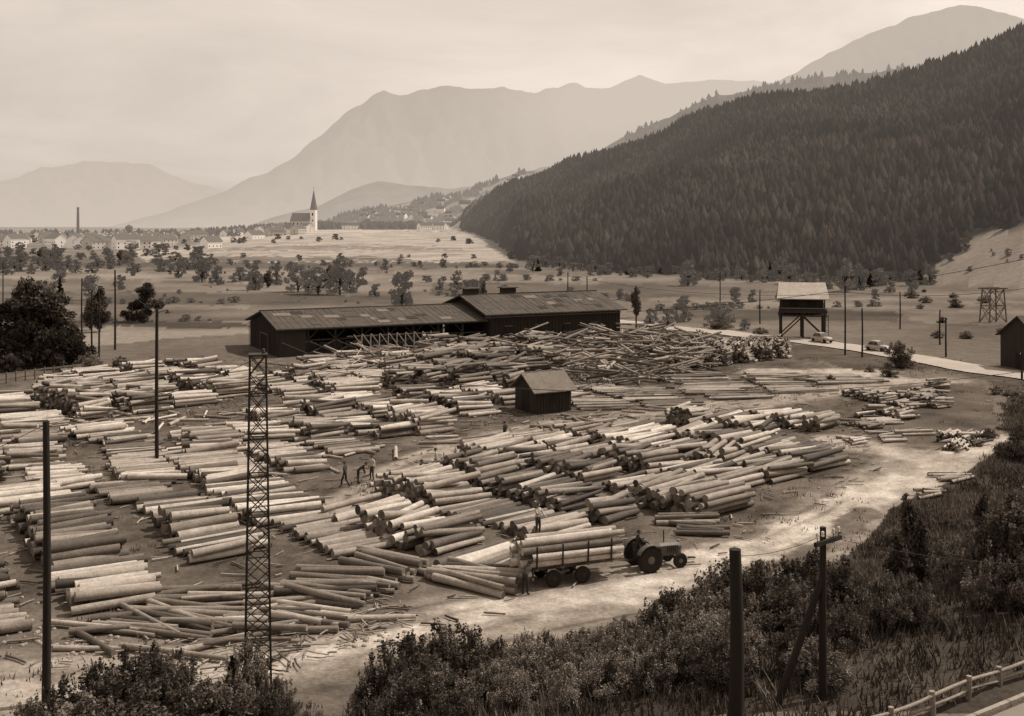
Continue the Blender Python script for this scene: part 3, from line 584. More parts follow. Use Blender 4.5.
# ------------------------------------------------------------ long timber shed
def shed():
    t=math.radians(27); u=Vector((math.cos(t),math.sin(t),0)); wv=Vector((-math.sin(t),math.cos(t),0)); O=Vector((-31.6,150,0))
    def P(a,b,z): return O+u*a+wv*b+Vector((0,0,z))
    mb=MB(); LEN=31; W=16; E=3.7; R=5.6
    def roof(a0,a1,b0,b1,E,R,th=.18,m=1):
        bm=(b0+b1)/2
        for (ba,za),(bb,zb) in (((b0,E),(bm,R)),((bm,R),(b1,E))):
            V=[P(a0,ba,za),P(a1,ba,za),P(a1,bb,zb),P(a0,bb,zb)]; V+=[v+Vector((0,0,th)) for v in V]
            mb.add(V,[(3,2,1,0),(4,5,6,7),(0,1,5,4),(1,2,6,5),(2,3,7,6),(3,0,4,7)],m)
        k=a0+.6
        while k<a1-.2:
            if random.random()<.8: mb.beam(P(k,b0+.05,E+th+.02),P(k+random.uniform(-.05,.05),bm,R+th+.02),.07,.04,1)
            k+=random.uniform(.7,1.2)
        for i in range(26):
            k=random.uniform(a0+.5,a1-1.5-.8); q=random.uniform(.1,.8); b_=b0+(bm-b0)*q; z_=E+(R-E)*q+th+.03+i*.001; l=random.uniform(.8,2.2); b2_=b_+(bm-b0)*.14; z2_=z_+(R-E)*.14
            mb.add([P(k,b_,z_),P(k+l,b_,z_),P(k+l,b2_,z2_),P(k,b2_,z2_)],[(0,1,2,3)],random.choice([4,0,1]))
        mb.beam(P(a0-.1,bm,R+th+.05),P(a1+.1,bm,R+th+.05),.35,.12,1)
    roof(-.8,LEN,-1.0,W+1,E,R)
    for b in (0,W/2,W):
        k=0
        while k<=LEN:
            hgt=E if b!=W/2 else R
            mb.beam(P(k,b,-.2),P(k,b,hgt),.28,.28,0)
            if b!=W/2 and k+3.9<=LEN:
                mb.beam(P(k,b-.02,E-1.5),P(k+1.5,b-.02,E-.1),.16,.16,0); mb.beam(P(k+3.9,b-.02,E-1.5),P(k+2.4,b-.02,E-.1),.16,.16,0)
                mb.beam(P(k+.1,b-.16,.3),P(k+3.8,b-.16,2.0),.13,.13,2); mb.beam(P(k+3.8,b-.3,.3),P(k+.1,b-.3,2.0),.13,.13,2)
            k+=3.9
        mb.beam(P(0,b,E-.1 if b!=W/2 else R-.1),P(LEN,b,E-.1 if b!=W/2 else R-.1),.25,.3,0)
        if b!=W/2: mb.beam(P(0,b,2.1),P(LEN,b,2.1),.15,.2,0)
    k=0
    while k<=LEN: mb.beam(P(k,0,E-.25),P(k,W,E-.25),.2,.25,0); k+=3.9
    def wall(a0,b0,a1,b1,z0,zt0,zt1=None,m=0,th=.12):
        zt1=zt1 or zt0; p=[P(a0,b0,z0),P(a1,b1,z0),P(a1,b1,zt1),P(a0,b0,zt0)]; nrm=(p[1]-p[0]).cross(Vector((0,0,1))).normalized()*th
        V=p+[q+nrm for q in p]; mb.add(V,[(0,1,2,3),(7,6,5,4),(0,4,5,1),(1,5,6,2),(2,6,7,3),(3,7,4,0)],m)
    wall(-.2,0,-.2,W/2,0,E,R); wall(-.2,W/2,-.2,W,0,R,E); wall(-.2,-.2,3.5,-.2,0,E); wall(0,W,LEN,W,0,E)
    for i in range(22):
        b=W*i/21; zt=E+(R-E)*(1-abs(b-W/2)/(W/2)); mb.beam(P(-.38,b,0),P(-.38,b,zt-.1),.05,.09,0)
    mb.beam(P(-.36,W*.32,0),P(-.36,W*.32,2.6),.12,.12,2); mb.beam(P(-.36,W*.6,0),P(-.36,W*.6,2.6),.12,.12,2); mb.beam(P(-.36,W*.32,2.6),P(-.36,W*.6,2.6),.12,.12,2)
    a0,a1=LEN+.3,LEN+23; E2,R2=4.6,7.0; b0=-1.0
    roof(a0-1.2,a1+.8,b0-1.1,W+1,E2,R2)
    wall(a0,b0,a1,b0,-1.4,E2); wall(a0,W,a1,W,0,E2); wall(a1,b0,a1,W/2,-1.4,E2,R2); wall(a1,W/2,a1,W,-1,R2,E2); wall(a0,b0,a0,W/2,0,E2,R2); wall(a0,W/2,a0,W,0,R2,E2)
    k=a0+.3
    while k<a1: mb.beam(P(k,b0-.2,-1.2),P(k,b0-.2,E2-.1),.06,.1,0); k+=.6
    for k in (a0+3,a0+8,a0+13,a0+18): 
        mb.box(P(k,b0-.2,2.3),(1.1,.1,1.0),t,3); mb.beam(P(k-.7,b0-.26,2.9),P(k+.7,b0-.26,2.9),.08,.12,2); mb.beam(P(k-.7,b0-.26,1.7),P(k+.7,b0-.26,1.7),.08,.12,2)
    mb.beam(P(a0-1,b0-.35,2.9+1.4),P(a1,b0-.35,2.9+1.4),.1,.2,2)
    for k in (a0+1.0,a0+7.5): 
        mb.box(P(k,W/2,R2+.55),(2.2,1.4,.9),t,0); mb.box(P(k,W/2,R2+1.1),(2.8,2.1,.14),t,1)
    for i in range(9):
        k=10+i*1.3; mb.beam(P(k,-4.5,0),P(k+1.2,-1.5,2.7),.13,.13,2); mb.beam(P(k+1.2,-4.3,0),P(k,-1.4,2.7),.13,.13,2)
    mb.beam(P(9,-1.5,2.5),P(23,-1.5,2.5),.14,.14,2)
    mb.obj('timber_shed',['wood_dark','roof_old','wood_mid','dark','roof_mid'])
shed()
def hut(name,px,py,W,D,E,R,rz,roofm='roof_light',wallm='wood_dark'):
    x,y=flat(px,py); mb=MB(); mb.box((0,0,E/2),(W,D,E),0,0)
    mb.add([(-W/2,-D/2,E),(-W/2,D/2,E),(-W/2,0,R),(W/2,-D/2,E),(W/2,D/2,E),(W/2,0,R)],[(0,2,1),(3,4,5),(0,3,5,2),(1,2,5,4)],0)
    o=.45; sl=(R-E)/(D/2)
    for s in (-1,1):
        V=[(-W/2-o,s*(D/2+o),E-sl*o+.03),(W/2+o,s*(D/2+o),E-sl*o+.03),(W/2+o,0,R+.03),(-W/2-o,0,R+.03)]; V+=[(a,b,c+.1) for a,b,c in V]
        mb.add(V,[(0,1,2,3),(7,6,5,4),(0,4,5,1),(1,5,6,2),(2,6,7,3),(3,7,4,0)],1)
    k=-W/2+.2
    while k<W/2: mb.beam((k,-D/2-.02,0),(k,-D/2-.02,E),.04,.06,2); mb.beam((k,D/2+.02,0),(k,D/2+.02,E),.04,.06,2); k+=.35
    mb.box((-W/2-.03,0,1.0),(.08,.95,2.0),0,3); mb.box((0,-D/2-.03,E*.6),(.8,.08,.6),0,3)
    for a in (-.5,.5): mb.box((-W/2-.05,a,1.0),(.08,.1,2.05),0,2)
    mb.box((0,-D/2-.06,E*.6-.34),(1.0,.1,.08),0,2)
    mb.obj(name,[wallm,roofm,'wood_dark','dark'],(x,y,float(h(x,y))-.05),rz)
hut('wooden_hut',543,410,4.0,3.9,2.3,3.6,math.radians(30),'roof_mid')
hut('wooden_barn',1050,368,9,7,4.2,6.6,math.radians(15),'roof_old')
def lookout():
    x,y=flat(802,338); mb=MB(); W,D=6.6,5.0
    for a in (-W/2,0,W/2):
        for b in (-D/2,D/2):
            mb.beam((a,b,-.2),(a,b,4.9),.34,.34,0)
    for b in (-D/2,D/2):
        mb.beam((-W/2,b-.05,.4),(0,b-.05,3.6),.18,.18,0); mb.beam((W/2,b-.05,.4),(0,b-.05,3.6),.18,.18,0)
    for a in (-W/2,W/2): mb.beam((a,-D/2,.5),(a,D/2,4),.18,.18,0)
    mb.box((0,0,3.7),(W+.8,D+.8,.25),0,0)
    for a in np.linspace(-W/2-.3,W/2+.3,12): mb.beam((a,-D/2-.38,3.8),(a,-D/2-.38,4.9),.08,.08,0)
    mb.beam((-W/2-.4,-D/2-.4,4.9),(W/2+.4,-D/2-.4,4.9),.12,.14,2); mb.beam((-W/2-.4,-D/2-.4,4.4),(W/2+.4,-D/2-.4,4.4),.08,.5,0)
    mb.box((0,.4,5.1),(W-.2,D-1.2,2.2),0,0)
    mb.box((-1.3,-D/2+1.0-.03,5.5),(1.4,.1,1.0),0,3); mb.box((1.4,-D/2+1.0-.03,5.5),(1.4,.1,1.0),0,3)
    for a in (-W/2,W/2):
        for b in (-D/2,D/2): mb.beam((a,b,4.8),(a,b,6.5),.2,.2,0)
    E,R=6.4,8.7; o=.7
    for s in (-1,1):
        V=[(-W/2-o,s*(D/2+o),E-.1),(W/2+o,s*(D/2+o),E-.1),(W/2+o-.4,0,R),(-W/2-o+.4,0,R)]; V+=[(a,b,c+.12) for a,b,c in V]
        mb.add(V,[(0,1,2,3),(7,6,5,4),(0,4,5,1),(1,5,6,2),(2,6,7,3),(3,7,4,0)],1)
        mb.add([(s*W/2,-D/2,E),(s*W/2,D/2,E),(s*W/2,0,R-.05)],[(0,1,2)],0)
    for i in range(10): mb.beam((W/2-.3,-D/2-1.3,.1+i*.38),(W/2+.5,-D/2-1.3,.1+i*.38),.05,.05,0)
    mb.beam((W/2-.3,-D/2-1.3,0),(W/2-.3,-D/2-1.0,4),.08,.08,0); mb.beam((W/2+.5,-D/2-1.3,0),(W/2+.5,-D/2-1.0,4),.08,.08,0)
    mb.obj('loading_tower',['wood_dark','roof_light','wood_mid','dark'],(x,y,float(h(x,y))),math.radians(-12))
lookout()
# ------------------------------------------------------------ poles
def pole(px,d,top,r=.14,name='utility_pole',arms=0,lamp=False,rz=0,strut=None):
    x=X(px,d); z=float(h(x,d)); zt=HC-(top-HY)*d/F; mb=MB(); H=zt-z
    mb.tube((0,0,-.4),(0,0,H),r*1.15,r*.8,10,0,segs=6,bend=.06)
    for i in range(arms):
        zz=H-.35-i*.55; mb.beam((-.6,-r-.05,zz),(.6,-r-.05,zz),.09,.11,0)
        for a in (-.5,-.25,.25,.5):
            mb.tube((a,-r-.05,zz+.05),(a,-r-.05,zz+.18),.012,.012,6,0); mb.lathe((a,-r-.05,zz+.24),[(.03,-.08),(.05,-.06),(.035,-.01),(.05,.02),(.03,.07)],'z',8,1)
    if arms==0:
        mb.tube((-.05,-r,H-.3),(-.25,-r,H-.25),.012,.012,6,0); mb.lathe((-.25,-r,H-.17),[(.03,-.07),(.05,-.04),(.03,0),(.04,.03),(.02,.06)],'z',8,1)
    if lamp:
        mb.tube((0,0,H-.35),(.75,0,H-.15),.03,.03,6,0); mb.lathe((.8,0,H-.3),[(.22,-.08),(.16,.0),(.06,.1),(.04,.18)],'z',12,0)
    if strut: mb.tube((strut[0],strut[1],-.4),(0,0,H*.72),.11,.09,8,0)
    return mb.obj(name,['pole','ceramic'],(x,d,z),rz)
pole(46,41.5,421,.15); pole(157,82,308,.14,lamp=True); pole(115,158,270,.14); pole(735,28.6,549,.19)
pole(823,30.2,527,.11,arms=1,rz=math.radians(40),strut=(-1.5,.6))
for a in [(99,150,286),(92,152,290),(845,152,290),(862,150,308),(946,150,318),(1022,128,352),(568,220,272),(587,225,276),(760,200,290),(636,180,286),(3,230,262),(940,165,310),(82,170,278),(720,230,272),(900,190,292)]: pole(a[0],a[1],a[2],.12)
def mast():
    d=42.2; x=X(258,d); z=float(h(x,d)); H=HC-(355-HY)*d/F-z; mb=MB(); n=17
    def c(i,k): 
        q=i/n; w=.5*(1-q)+.30*q; return Vector(((-w,w,w,-w)[k],(-w,-w,w,w)[k],H*q))
    for k in range(4):
        mb.beam(c(0,k)-Vector((0,0,.3)),c(n,k),.07,.07,0)
        for i in range(n):
            k2=(k+1)%4
            mb.beam(c(i,k),c(i+1,k2),.035,.035,0); mb.beam(c(i,k2),c(i+1,k),.035,.035,0)
            if i%2==0: mb.beam(c(i+1,k),c(i+1,k2),.04,.04,0)
    mb.box((0,0,H+.02),(.7,.7,.06),0,0); mb.box((0,0,-.1),(1.6,1.6,.35),0,2)
    mb.lathe((.2,0,H+.15),[(.06,-.08),(.09,-.03),(.05,.0),(.08,.04),(.04,.09)],'z',10,0)
    mb.obj('lattice_mast',['steel','ceramic','stone'],(x,d,z),math.radians(12))
mast()
def frame_tower():
    x,y=flat(993,322); mb=MB(); H=6.2
    def c(k,q): w=1.9*(1-q)+1.5*q; return Vector(((-w,w,w,-w)[k],(-w*.7,-w*.7,w*.7,w*.7)[k],H*q))
    for k in range(4):
        mb.beam(c(k,0),c(k,1),.18,.18,0); k2=(k+1)%4
        for a,b in ((0,.5),(.5,1)): mb.beam(c(k,a),c(k2,b),.1,.1,0); mb.beam(c(k2,a),c(k,b),.1,.1,0); mb.beam(c(k,b),c(k2,b),.12,.12,0)
    mb.beam((-2.3,-1.1,H+.1),(2.3,-1.1,H+.1),.2,.25,0); mb.beam((-2.3,1.1,H+.1),(2.3,1.1,H+.1),.2,.25,0)
    mb.obj('timber_frame_tower',['wood_mid'],(x,y,float(h(x,y))),.3)
frame_tower()
def cable(p0,p1,sag,r=.018):
    mb=MB(); p0=Vector(p0);p1=Vector(p1); n=24; pr=None
    for i in range(n+1):
        q=i/n; p=p0.lerp(p1,q)-Vector((0,0,sag*4*q*(1-q)))
        if pr: mb.tube(pr,p,r,r,5,0)
        pr=p
    mb.obj('overhead_cable',['steel'])
def pt(px,d,py): return (X(px,d),d,HC-(py-HY)*d/F)
cable(pt(258,42.2,362),pt(1060,48,366),1.2,.014); cable(pt(627,174,312),pt(1060,150,252),1.2,.04); cable(pt(258,42.2,358),pt(46,41.5,424),.3,.012)
cable(pt(46,41.5,424),pt(-200,41,520),.3,.012); cable(pt(823,30.2,535),pt(735,28.6,556),.15,.008); cable(pt(823,30.2,535),pt(1150,30,560),.4,.008)
cable(pt(157,82,312),pt(115,158,275),.5,.02); cable(pt(845,152,292),pt(1060,140,283),1.,.03); cable(pt(845,152,294),pt(568,220,275),1.5,.03)
fe=MB(); pr=None
for i in range(16):
    p=flat(-60+i*9.5,392-i*1.25); z=float(h(*p)); fe.beam((p[0],p[1],z-.2),(p[0],p[1],z+1.3),.14,.14,0)
    if pr:
        for q in (.5,1.1): fe.beam((pr[0],pr[1],pr[2]+q),(p[0],p[1],z+q),.05,.16,0)
    pr=(p[0],p[1],z)
fe.obj('wooden_fence',['wood_mid'])
# ------------------------------------------------------------ town, church
def house(x,y,W,D,E,R,rz,wm='wall',name='village_house',z=None):
    mb=MB(); mb.box((0,0,E/2-1),(W,D,E+2),0,0)
    for s in (-1,1):
        mb.add([(s*W/2,-D/2,E),(s*W/2,D/2,E),(s*W/2,0,R)],[(0,1,2)],0)
        V=[(-W/2-.6,s*(D/2+.6),E-.3),(W/2+.6,s*(D/2+.6),E-.3),(W/2+.6,0,R),(-W/2-.6,0,R)]; V+=[(a,b,c+.3) for a,b,c in V]
        mb.add(V,[(0,1,2,3),(7,6,5,4),(0,4,5,1),(1,5,6,2),(2,6,7,3),(3,7,4,0)],1)
    for fl in range(max(1,int(E//2.8))):
        for a in np.linspace(-W/2+1.5,W/2-1.5,max(2,int(W/3.5))):
            for s in (-1,1): mb.box((a,s*(D/2+.02),1.5+fl*2.8),(.8,.12,1.1),0,2)
        for s in (-1,1): mb.box((s*(W/2+.02),0,1.5+fl*2.8),(.12,.8,1.1),0,2)
    mb.box((W*.2,D*.1,R+.4),(.8,.8,1.6),0,0)
    mb.obj(name,[wm,'hroof','dark'],(x,y,float(h(x,y)) if z is None else z),rz)
random.seed(21)
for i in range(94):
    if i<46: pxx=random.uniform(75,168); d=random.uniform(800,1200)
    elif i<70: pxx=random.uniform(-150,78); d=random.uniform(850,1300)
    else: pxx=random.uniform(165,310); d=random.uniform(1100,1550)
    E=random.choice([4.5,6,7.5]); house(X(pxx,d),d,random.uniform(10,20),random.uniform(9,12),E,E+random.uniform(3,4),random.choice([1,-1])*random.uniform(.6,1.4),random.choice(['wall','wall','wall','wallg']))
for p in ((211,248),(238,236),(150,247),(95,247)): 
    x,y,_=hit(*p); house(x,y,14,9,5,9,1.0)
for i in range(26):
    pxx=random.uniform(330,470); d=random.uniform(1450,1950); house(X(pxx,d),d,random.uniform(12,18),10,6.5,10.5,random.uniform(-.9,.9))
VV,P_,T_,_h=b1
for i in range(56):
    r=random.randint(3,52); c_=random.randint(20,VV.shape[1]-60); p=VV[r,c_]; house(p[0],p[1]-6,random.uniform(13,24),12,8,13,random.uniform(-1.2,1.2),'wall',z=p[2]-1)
ch=MB(); d=1000; x=X(78,d); z=float(h(x,d)); ch.tube((0,0,-1),(0,0,34),1.6,1.0,12,0); ch.lathe((0,0,33.6),[(1.15,-.5),(1.25,0),(1.15,.5)],'z',12,0); ch.box((3,0,3),(10,7,8),0,1)
ch.obj('factory_chimney',['hroof','wallg'],(x,d,z))
tw=MB(); x=X(129,d); tw.tube((0,0,0),(0,0,12),1.2,1,10,0); tw.lathe((0,0,15),[(1,-3.5),(3.4,-1.5),(3.4,1.5),(.4,3.2)],'z',12,0); tw.obj('water_tower',['hroof'],(x,d,float(h(x,d))))
c=MB(); c.box((0,0,5),(24,12,14),0,0)
for s in (-1,1):
    c.add([(s*12,-6,12),(s*12,6,12),(s*12,0,20)],[(0,1,2)],0)
    V=[(-12.6,s*6.8,11.2),(12.6,s*6.8,11.2),(12.6,0,20.2),(-12.6,0,20.2)]; V+=[(a,b,e+.4) for a,b,e in V]
    c.add(V,[(0,1,2,3),(7,6,5,4),(0,4,5,1),(1,5,6,2),(2,6,7,3),(3,7,4,0)],1)
c.box((15.2,0,11),(6.4,6.4,26),0,3); c.add([(11.8,-3.4,24),(18.6,-3.4,24),(18.6,3.4,24),(11.8,3.4,24),(15.2,0,48)],[(0,1,4),(1,2,4),(2,3,4),(3,0,4)],1)
for a in (-8,-3,2,7): c.box((a,-6.05,6.5),(1.4,.3,5),0,2)
c.box((15.2,-3.25,19),(1.6,.3,3),0,2); c.box((15.2,-3.25,12),(1.2,.3,2),0,2); c.tube((15.2,0,47.5),(15.2,0,50.5),.15,.1,6,2); c.box((15.2,0,49.6),(1.5,.2,.2),0,2)
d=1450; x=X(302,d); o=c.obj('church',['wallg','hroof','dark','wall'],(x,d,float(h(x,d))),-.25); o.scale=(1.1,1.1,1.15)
# ------------------------------------------------------------ people
def smooth_sub(o,l=1):
    m=o.modifiers.new('sub','SUBSURF'); m.levels=l; m.render_levels=l
def skin_obj(name,verts,edges,rad,m,parent,root=0,lv=1):
    me=bpy.data.meshes.new(name); me.from_pydata(verts,edges,[]); me.materials.append(m); o=bpy.data.objects.new(name,me); COL.objects.link(o)
    sk_=o.modifiers.new('skin','SKIN'); sk_.use_smooth_shade=True
    d=me.skin_vertices[0].data
    for i,r in enumerate(rad): d[i].radius=(r,r) if not isinstance(r,tuple) else r
    d[root].use_root=True; smooth_sub(o,lv); o.parent=parent; return o
def person(loc,rz,pose='stand',cl='cloth1',hat=True,name='man'):
    e=bpy.data.objects.new(name,None); COL.objects.link(e); e.location=loc; e.rotation_euler[2]=rz; e.empty_display_size=.1
    P=dict(pel=(0,0,.93),wa=(0,.0,1.08),ch=(0,.0,1.33),nk=(0,.0,1.50),hd=(0,.01,1.56),
      sl=(-.17,0,1.42),sr=(.17,0,1.42),el=(-.25,-.02,1.14),er=(.25,-.02,1.14),wl=(-.27,.08,.88),wr=(.27,.08,.88),
      hl=(-.09,0,.88),hr=(.09,0,.88),kl=(-.11,.03,.48),kr=(.12,.03,.48),al=(-.13,-.02,.08),ar=(.15,-.02,.08),tl=(-.15,.15,.035),tr=(.18,.14,.035))
    if pose=='reach': P.update(er=(.24,.2,1.25),wr=(.2,.44,1.3),el=(-.26,.15,1.18),wl=(-.2,.38,1.1))
    if pose=='bend':
        P.update(wa=(0,.1,1.03),ch=(0,.3,1.2),nk=(0,.44,1.27),hd=(0,.49,1.29),sl=(-.17,.36,1.22),sr=(.17,.36,1.22),el=(-.22,.42,.93),er=(.22,.42,.93),wl=(-.17,.5,.68),wr=(.17,.52,.68))
    if pose=='walk': P.update(kl=(-.1,.2,.5),al=(-.1,.25,.09),tl=(-.11,.42,.05),kr=(.1,-.03,.49),ar=(.11,-.32,.12),tr=(.12,-.2,.04),el=(-.24,-.14,1.16),wl=(-.25,-.1,.9),er=(.24,.08,1.15),wr=(.24,.26,.95))
    if pose=='sit': P.update(kl=(-.14,.46,.92),kr=(.14,.46,.92),al=(-.15,.5,.5),ar=(.15,.5,.5),tl=(-.16,.66,.46),tr=(.16,.66,.46),el=(-.24,.16,1.2),er=(.24,.16,1.2),wl=(-.15,.42,1.2),wr=(.15,.42,1.2))
    ks=list(P); ix={k_:i for i,k_ in enumerate(ks)}
    R=dict(pel=(.15,.11),wa=(.135,.10),ch=(.165,.11),nk=.06,hd=.055,sl=.075,sr=.075,el=.05,er=.05,wl=.037,wr=.037,hl=.10,hr=.10,kl=.068,kr=.068,al=.048,ar=.048,tl=.04,tr=.04)
    E=[('pel','wa'),('wa','ch'),('ch','nk'),('nk','hd'),('ch','sl'),('ch','sr'),('sl','el'),('el','wl'),('sr','er'),('er','wr'),('pel','hl'),('pel','hr'),('hl','kl'),('kl','al'),('al','tl'),('hr','kr'),('kr','ar'),('ar','tr')]
    skin_obj('clothed_body',[P[k_] for k_ in ks],[(ix[a],ix[b]) for a,b in E],[R[k_] for k_ in ks],M[cl],e)
    hv=Vector(P['hd'])+Vector((0,.03 if pose!='bend' else .08,.09)); mb=MB(); V=[];Fs=[];n=12;mr_=9
    for i in range(mr_+1):
        ph=math.pi*i/mr_
        for j in range(n):
            a=2*math.pi*j/n; x_=.076*math.sin(ph)*math.cos(a); y_=.095*math.sin(ph)*math.sin(a); z_=.118*math.cos(ph)
            if z_<0: x_*=1+z_*2.2; y_=y_*(1+z_*1.2)+.01
            V.append(hv+Vector((x_,y_,z_)))
    for i in range(mr_):
        for j in range(n): Fs.append((i*n+j,(i+1)*n+j,(i+1)*n+(j+1)%n,i*n+(j+1)%n))
    mb.add(V,Fs,0,smooth=True)
    mb.add([hv+Vector(q) for q in ((-.012,.088,-.03),(.012,.088,-.03),(0,.118,-.025),(0,.09,.02))],[(0,1,2),(1,3,2),(3,0,2)],0)
    for s in (-1,1):
        mb.box(hv+Vector((s*.079,-.005,-.005)),(.016,.035,.055),0,0); mb.box(hv+Vector((s*.03,.088,.008)),(.022,.012,.010),0,1)
    mb.box(hv+Vector((0,.085,-.058)),(.045,.012,.008),0,1)
    hc=hv+Vector((0,-.012,.02))
    mb.lathe(hc,[(.088,-.03),(.09,.02),(.075,.075),(.03,.105)],'z',14,1)
    if hat: mb.lathe(hc+Vector((0,.01,.03)),[(.155,-.005),(.15,.012),(.095,.015),(.09,.09),(.06,.115)],'z',16,2)
    mb.obj('head',['skin','hair','hat'],parent=e)
    for sd_,w_,el_ in (('l','wl','el'),('r','wr','er')):
        p=Vector(P[w_]); dr=(p-Vector(P[el_])).normalized(); side=dr.cross(Vector((0,1,0)) if abs(dr.y)<.8 else Vector((0,0,1))).normalized(); up=dr.cross(side)
        vs=[p-dr*.02,p+dr*.05,p+dr*.085]; es=[(0,1),(1,2)]; rd=[.03,(.036,.02),(.036,.02)]
        for f_,(o_,ln) in enumerate(((-.030,.065),(-.010,.078),(.010,.073),(.030,.058))):
            b_=len(vs); vs+=[p+dr*.09+side*o_,p+dr*(.09+ln*.55)+side*o_*1.15+up*.008,p+dr*(.09+ln)+side*o_*1.15+up*.028]; es+=[(2,b_),(b_,b_+1),(b_+1,b_+2)]; rd+=[.009,.0085,.007]
        b_=len(vs); vs+=[p+dr*.05+side*-.042,p+dr*.085+side*-.062+up*.015]; es+=[(1,b_),(b_,b_+1)]; rd+=[.011,.009]
        skin_obj('hand_'+sd_,[tuple(v) for v in vs],es,rd,M['skin'],e)
    return e
def gz(x,y,dz=0): return (x,y,float(h(x,y))+dz)
person((X(538,60.5),60.5,.95),-2.4,'reach','cloth2',False); person(gz(X(525,53.6),53.6),-.5,'bend','cloth1')
person(gz(X(345,75.5),75.5),1.2,'walk','cloth1'); person(gz(X(358,76.5),76.5),-1.5,'bend','cloth1'); person(gz(X(372,77.5),77.5),2.5,'stand','cloth2')
person(gz(X(421,76),76),-1.2,'reach','cloth1'); person(gz(X(436,80),80),1.8,'stand','cloth2'); person(gz(X(505,91),91),.6,'walk','cloth1',False)
# ------------------------------------------------------------ vehicles
def wheel(mb,c,R,wd,mt=1,mh=2,lug=False):
    mb.lathe(c,[(R*.55,-wd*.42),(R*.62,-wd*.5),(R*.88,-wd*.5),(R,-wd*.32),(R,wd*.32),(R*.88,wd*.5),(R*.62,wd*.5),(R*.55,wd*.42)],'y',22,mt)
    mb.lathe(c,[(R*.12,-wd*.52),(R*.2,-wd*.44),(R*.56,-wd*.36),(R*.56,wd*.36),(R*.2,wd*.44),(R*.12,wd*.52)],'y',16,mh)
    if lug:
        for i in range(20):
            a=i*2*math.pi/20
            for s in (-1,1): mb.beam((c[0]+R*math.cos(a),c[1],c[2]+R*math.sin(a)),(c[0]+R*math.cos(a+.12),c[1]+s*wd*.45,c[2]+R*math.sin(a+.12)),.05,.06,mt)
def tractor(loc,rz,driver=True):
    mb=MB()
    for s in (-1,1):
        wheel(mb,(0,s*.78,.68),.68,.32,1,2,True); wheel(mb,(1.85,s*.66,.40),.40,.18,1,2)
        for i in range(12):
            a0=math.radians(30+i*10.5);a1=math.radians(40.5+i*10.5); mb.beam((.77*math.cos(a0),s*.8,.68+.77*math.sin(a0)),(.77*math.cos(a1),s*.8,.68+.77*math.sin(a1)),.36,.03,0)
    mb.box((.0,0,.72),(.75,.9,.42),0,3); mb.tube((0,-.8,.68),(0,.8,.68),.09,.09,8,3); mb.beam((1.85,-.66,.42),(1.85,.66,.42),.1,.1,3)
    V=[];prof=[(.45,.30,.72,1.18),(.9,.29,.62,1.26),(1.6,.27,.6,1.24),(2.05,.25,.6,1.2),(2.18,.2,.66,1.12)]
    Fs=[]
    for x_,hw,z0,z1 in prof:
        V+= [(x_,-hw,z0),(x_,-hw,z1-.12),(x_,-hw*.6,z1),(x_,hw*.6,z1),(x_,hw,z1-.12),(x_,hw,z0)]
    for i in range(4):
        for j in range(6): k_=(j+1)%6; Fs.append((i*6+j,i*6+k_,(i+1)*6+k_,(i+1)*6+j))
    Fs+=[(5,4,3,2,1,0),(24,25,26,27,28,29)]; mb.add(V,Fs,0)
    mb.box((2.19,0,.88),(.04,.3,.36),0,3)
    for s in (-1,1): mb.lathe((2.0,s*.34,1.0),[(.09,-.05),(.1,.05)],'y',10,2)
    for i in range(5):
        for s in (-1,1): mb.box((1.3+i*.12,s*.285,.95),(.04,.02,.3),0,3)
    mb.tube((1.3,.12,1.2),(1.3,.12,1.85),.035,.03,8,3); mb.tube((.5,0,1.15),(.2,0,1.42),.02,.02,6,3)
    mb.lathe((.18,0,1.43),[(.17,-.012),(.2,0),(.17,.012)],'z',14,3); mb.box((-.28,0,1.06),(.4,.45,.08),0,3); mb.box((-.48,0,1.25),(.06,.45,.32),0,3)
    mb.beam((-.3,0,.55),(-.95,0,.5),.09,.09,3)
    mb.obj('tractor',['paint','rubber','wood_mid','steel'],loc,rz)
    if driver:
        f=Vector((math.cos(rz),math.sin(rz),0)); p=Vector(loc)+f*(-.28)+Vector((0,0,.26)); person(tuple(p),rz-math.pi/2,'sit','cloth1',True,'tractor_driver')
H0=math.radians(22)
tx,ty=X(643,57.6),57.6; tractor((tx,ty,float(h(tx,ty))),H0)
x2,y2=X(462,78),78; tractor((x2,y2,float(h(x2,y2))),math.radians(168))
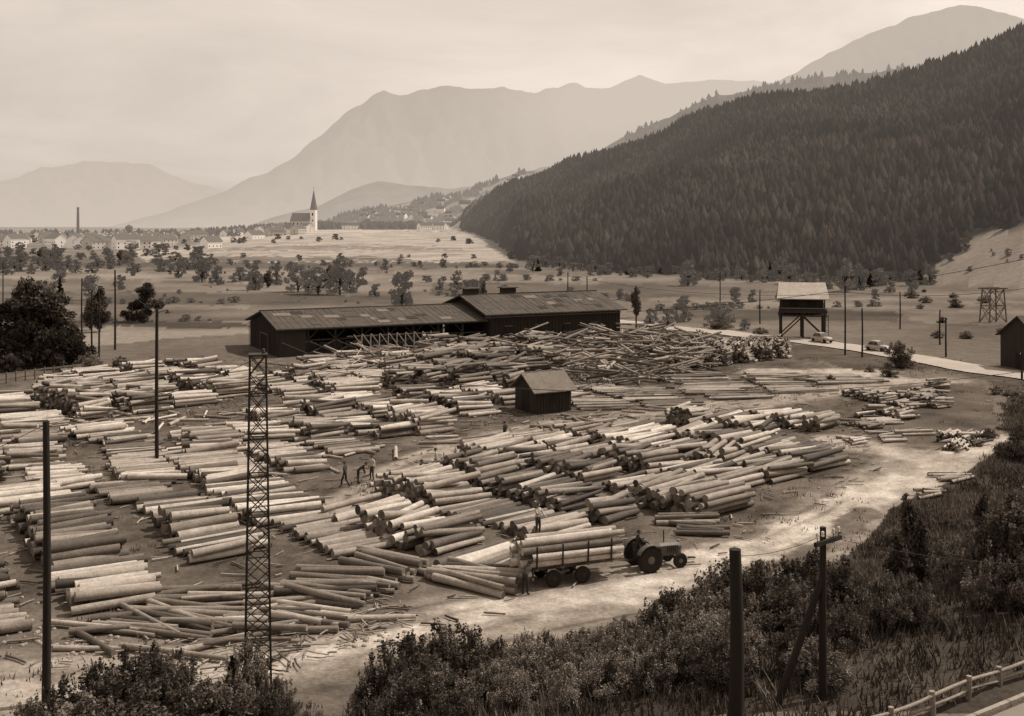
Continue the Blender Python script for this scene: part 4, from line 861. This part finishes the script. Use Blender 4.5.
def trailer(loc,rz):
    mb=MB()
    for x_ in (-2.0,-.4):
        for s in (-1,1): wheel(mb,(x_,s*.85,.42),.42,.22,1,2)
        mb.beam((x_,-.85,.42),(x_,.85,.42),.1,.1,3)
    for s in (-1,1): mb.beam((-3.4,s*.42,.86),(1.5,s*.42,.86),.12,.18,0)
    for x_ in (-3.0,-1.6,-.2,1.1):
        mb.beam((x_,-1.08,1.0),(x_,1.08,1.0),.14,.12,0)
        for s in (-1,1): mb.beam((x_,s*1.05,1.0),(x_,s*1.1,2.15),.07,.07,2)
    mb.beam((1.5,.42,.85),(2.6,0,.55),.08,.1,0); mb.beam((1.5,-.42,.85),(2.6,0,.55),.08,.1,0); mb.beam((-1.2,-.5,.6),(-1.2,.5,.6),.5,.12,0)
    random.seed(3)
    for l,(n_,w_) in enumerate(((6,.36),(6,.35),(5,.36),(3,.38))):
        for j in range(n_):
            r=random.uniform(.13,.19); y_=(j-(n_-1)/2)*w_; x_=random.uniform(-.45,.45); hl=random.uniform(2.4,2.95)
            mb.tube((-.85-hl+x_,y_+random.uniform(-.04,.04),1.23+l*.31+random.uniform(-.02,.04)),(-.85+hl+x_,y_+random.uniform(-.05,.05),1.23+l*.31+random.uniform(-.02,.05)),r*1.12,r*.85,12,4,5,t=random.choice([.12,.2,.32,.42,.5]),tc=random.uniform(.12,.4),bend=.07,segs=3)
    mb.obj('log_trailer',['wood_mid','rubber','wood_dark','steel','log','logend'],loc,rz)
tp=Vector((tx,ty,0))-Vector((math.cos(H0),math.sin(H0),0))*3.5; trailer((tp.x,tp.y,float(h(tp.x,tp.y))),H0)
def car(px,py,rz,paint='carpaint'):
    x,y=flat(px,py); mb=MB(); st_=[(-1.9,.5,.42,.66),(-1.75,.66,.30,.86),(-1.2,.72,.26,.92),(0,.74,.26,.92),(.9,.72,.26,.92),(1.6,.62,.3,.84),(1.85,.45,.4,.7)]
    def loft(S,m):
        V=[];Fs=[]
        for x_,hw,z0,z1 in S: V+=[(x_,-hw*.93,z0),(x_,-hw,(z0+z1)/2),(x_,-hw*.9,z1-.05),(x_,-hw*.6,z1),(x_,hw*.6,z1),(x_,hw*.9,z1-.05),(x_,hw,(z0+z1)/2),(x_,hw*.93,z0)]
        for i in range(len(S)-1):
            for j in range(8): k_=(j+1)%8; Fs.append((i*8+j,i*8+k_,(i+1)*8+k_,(i+1)*8+j))
        Fs+=[tuple(range(7,-1,-1)),tuple(range((len(S)-1)*8,len(S)*8))]; mb.add(V,Fs,m,smooth=False)
    loft(st_,0); loft([(-1.45,.60,.88,.92),(-1.0,.60,.88,1.36),(.25,.6,.88,1.42),(.7,.64,.88,.92)],2); loft([(-1.2,.56,1.22,1.34),(-.7,.57,1.36,1.50),(.0,.57,1.36,1.50),(.3,.58,1.36,1.42)],0)
    for a in (-1.0,-.3,.3):
        for s in (-1,1): mb.beam((a+(.3 if a>.2 else -.2 if a<-.9 else 0),s*.65,.9),(a,s*.605,1.38),.05,.05,0)
    for a in (-1.15,1.15):
        for s in (-1,1): wheel(mb,(a,s*.66,.31),.31,.15,1,3)
    for s in (-1,1):
        for i in range(5): a0=.4+i*.5; mb.beam((1.15+.38*math.cos(a0),s*.68,.31+.38*math.sin(a0)),(1.15+.38*math.cos(a0+.5),s*.68,.31+.38*math.sin(a0+.5)),.18,.03,0)
        mb.lathe((1.75,s*.42,.68),[(.02,-.08),(.09,0),(.02,.08)],'z',8,3); mb.box((1.92*s,0,.40),(.08,1.3,.1),0,3)
    mb.obj('car',[paint,'rubber','glass','steel'],(x,y,float(h(x,y))+.17),rz)
ra=math.atan2(flat(870,350)[1]-flat(800,341)[1],flat(870,350)[0]-flat(800,341)[0])
car(822,343.5,ra); car(878,351.5,ra+.1,'carpaint')
print('objects',len(bpy.data.objects))
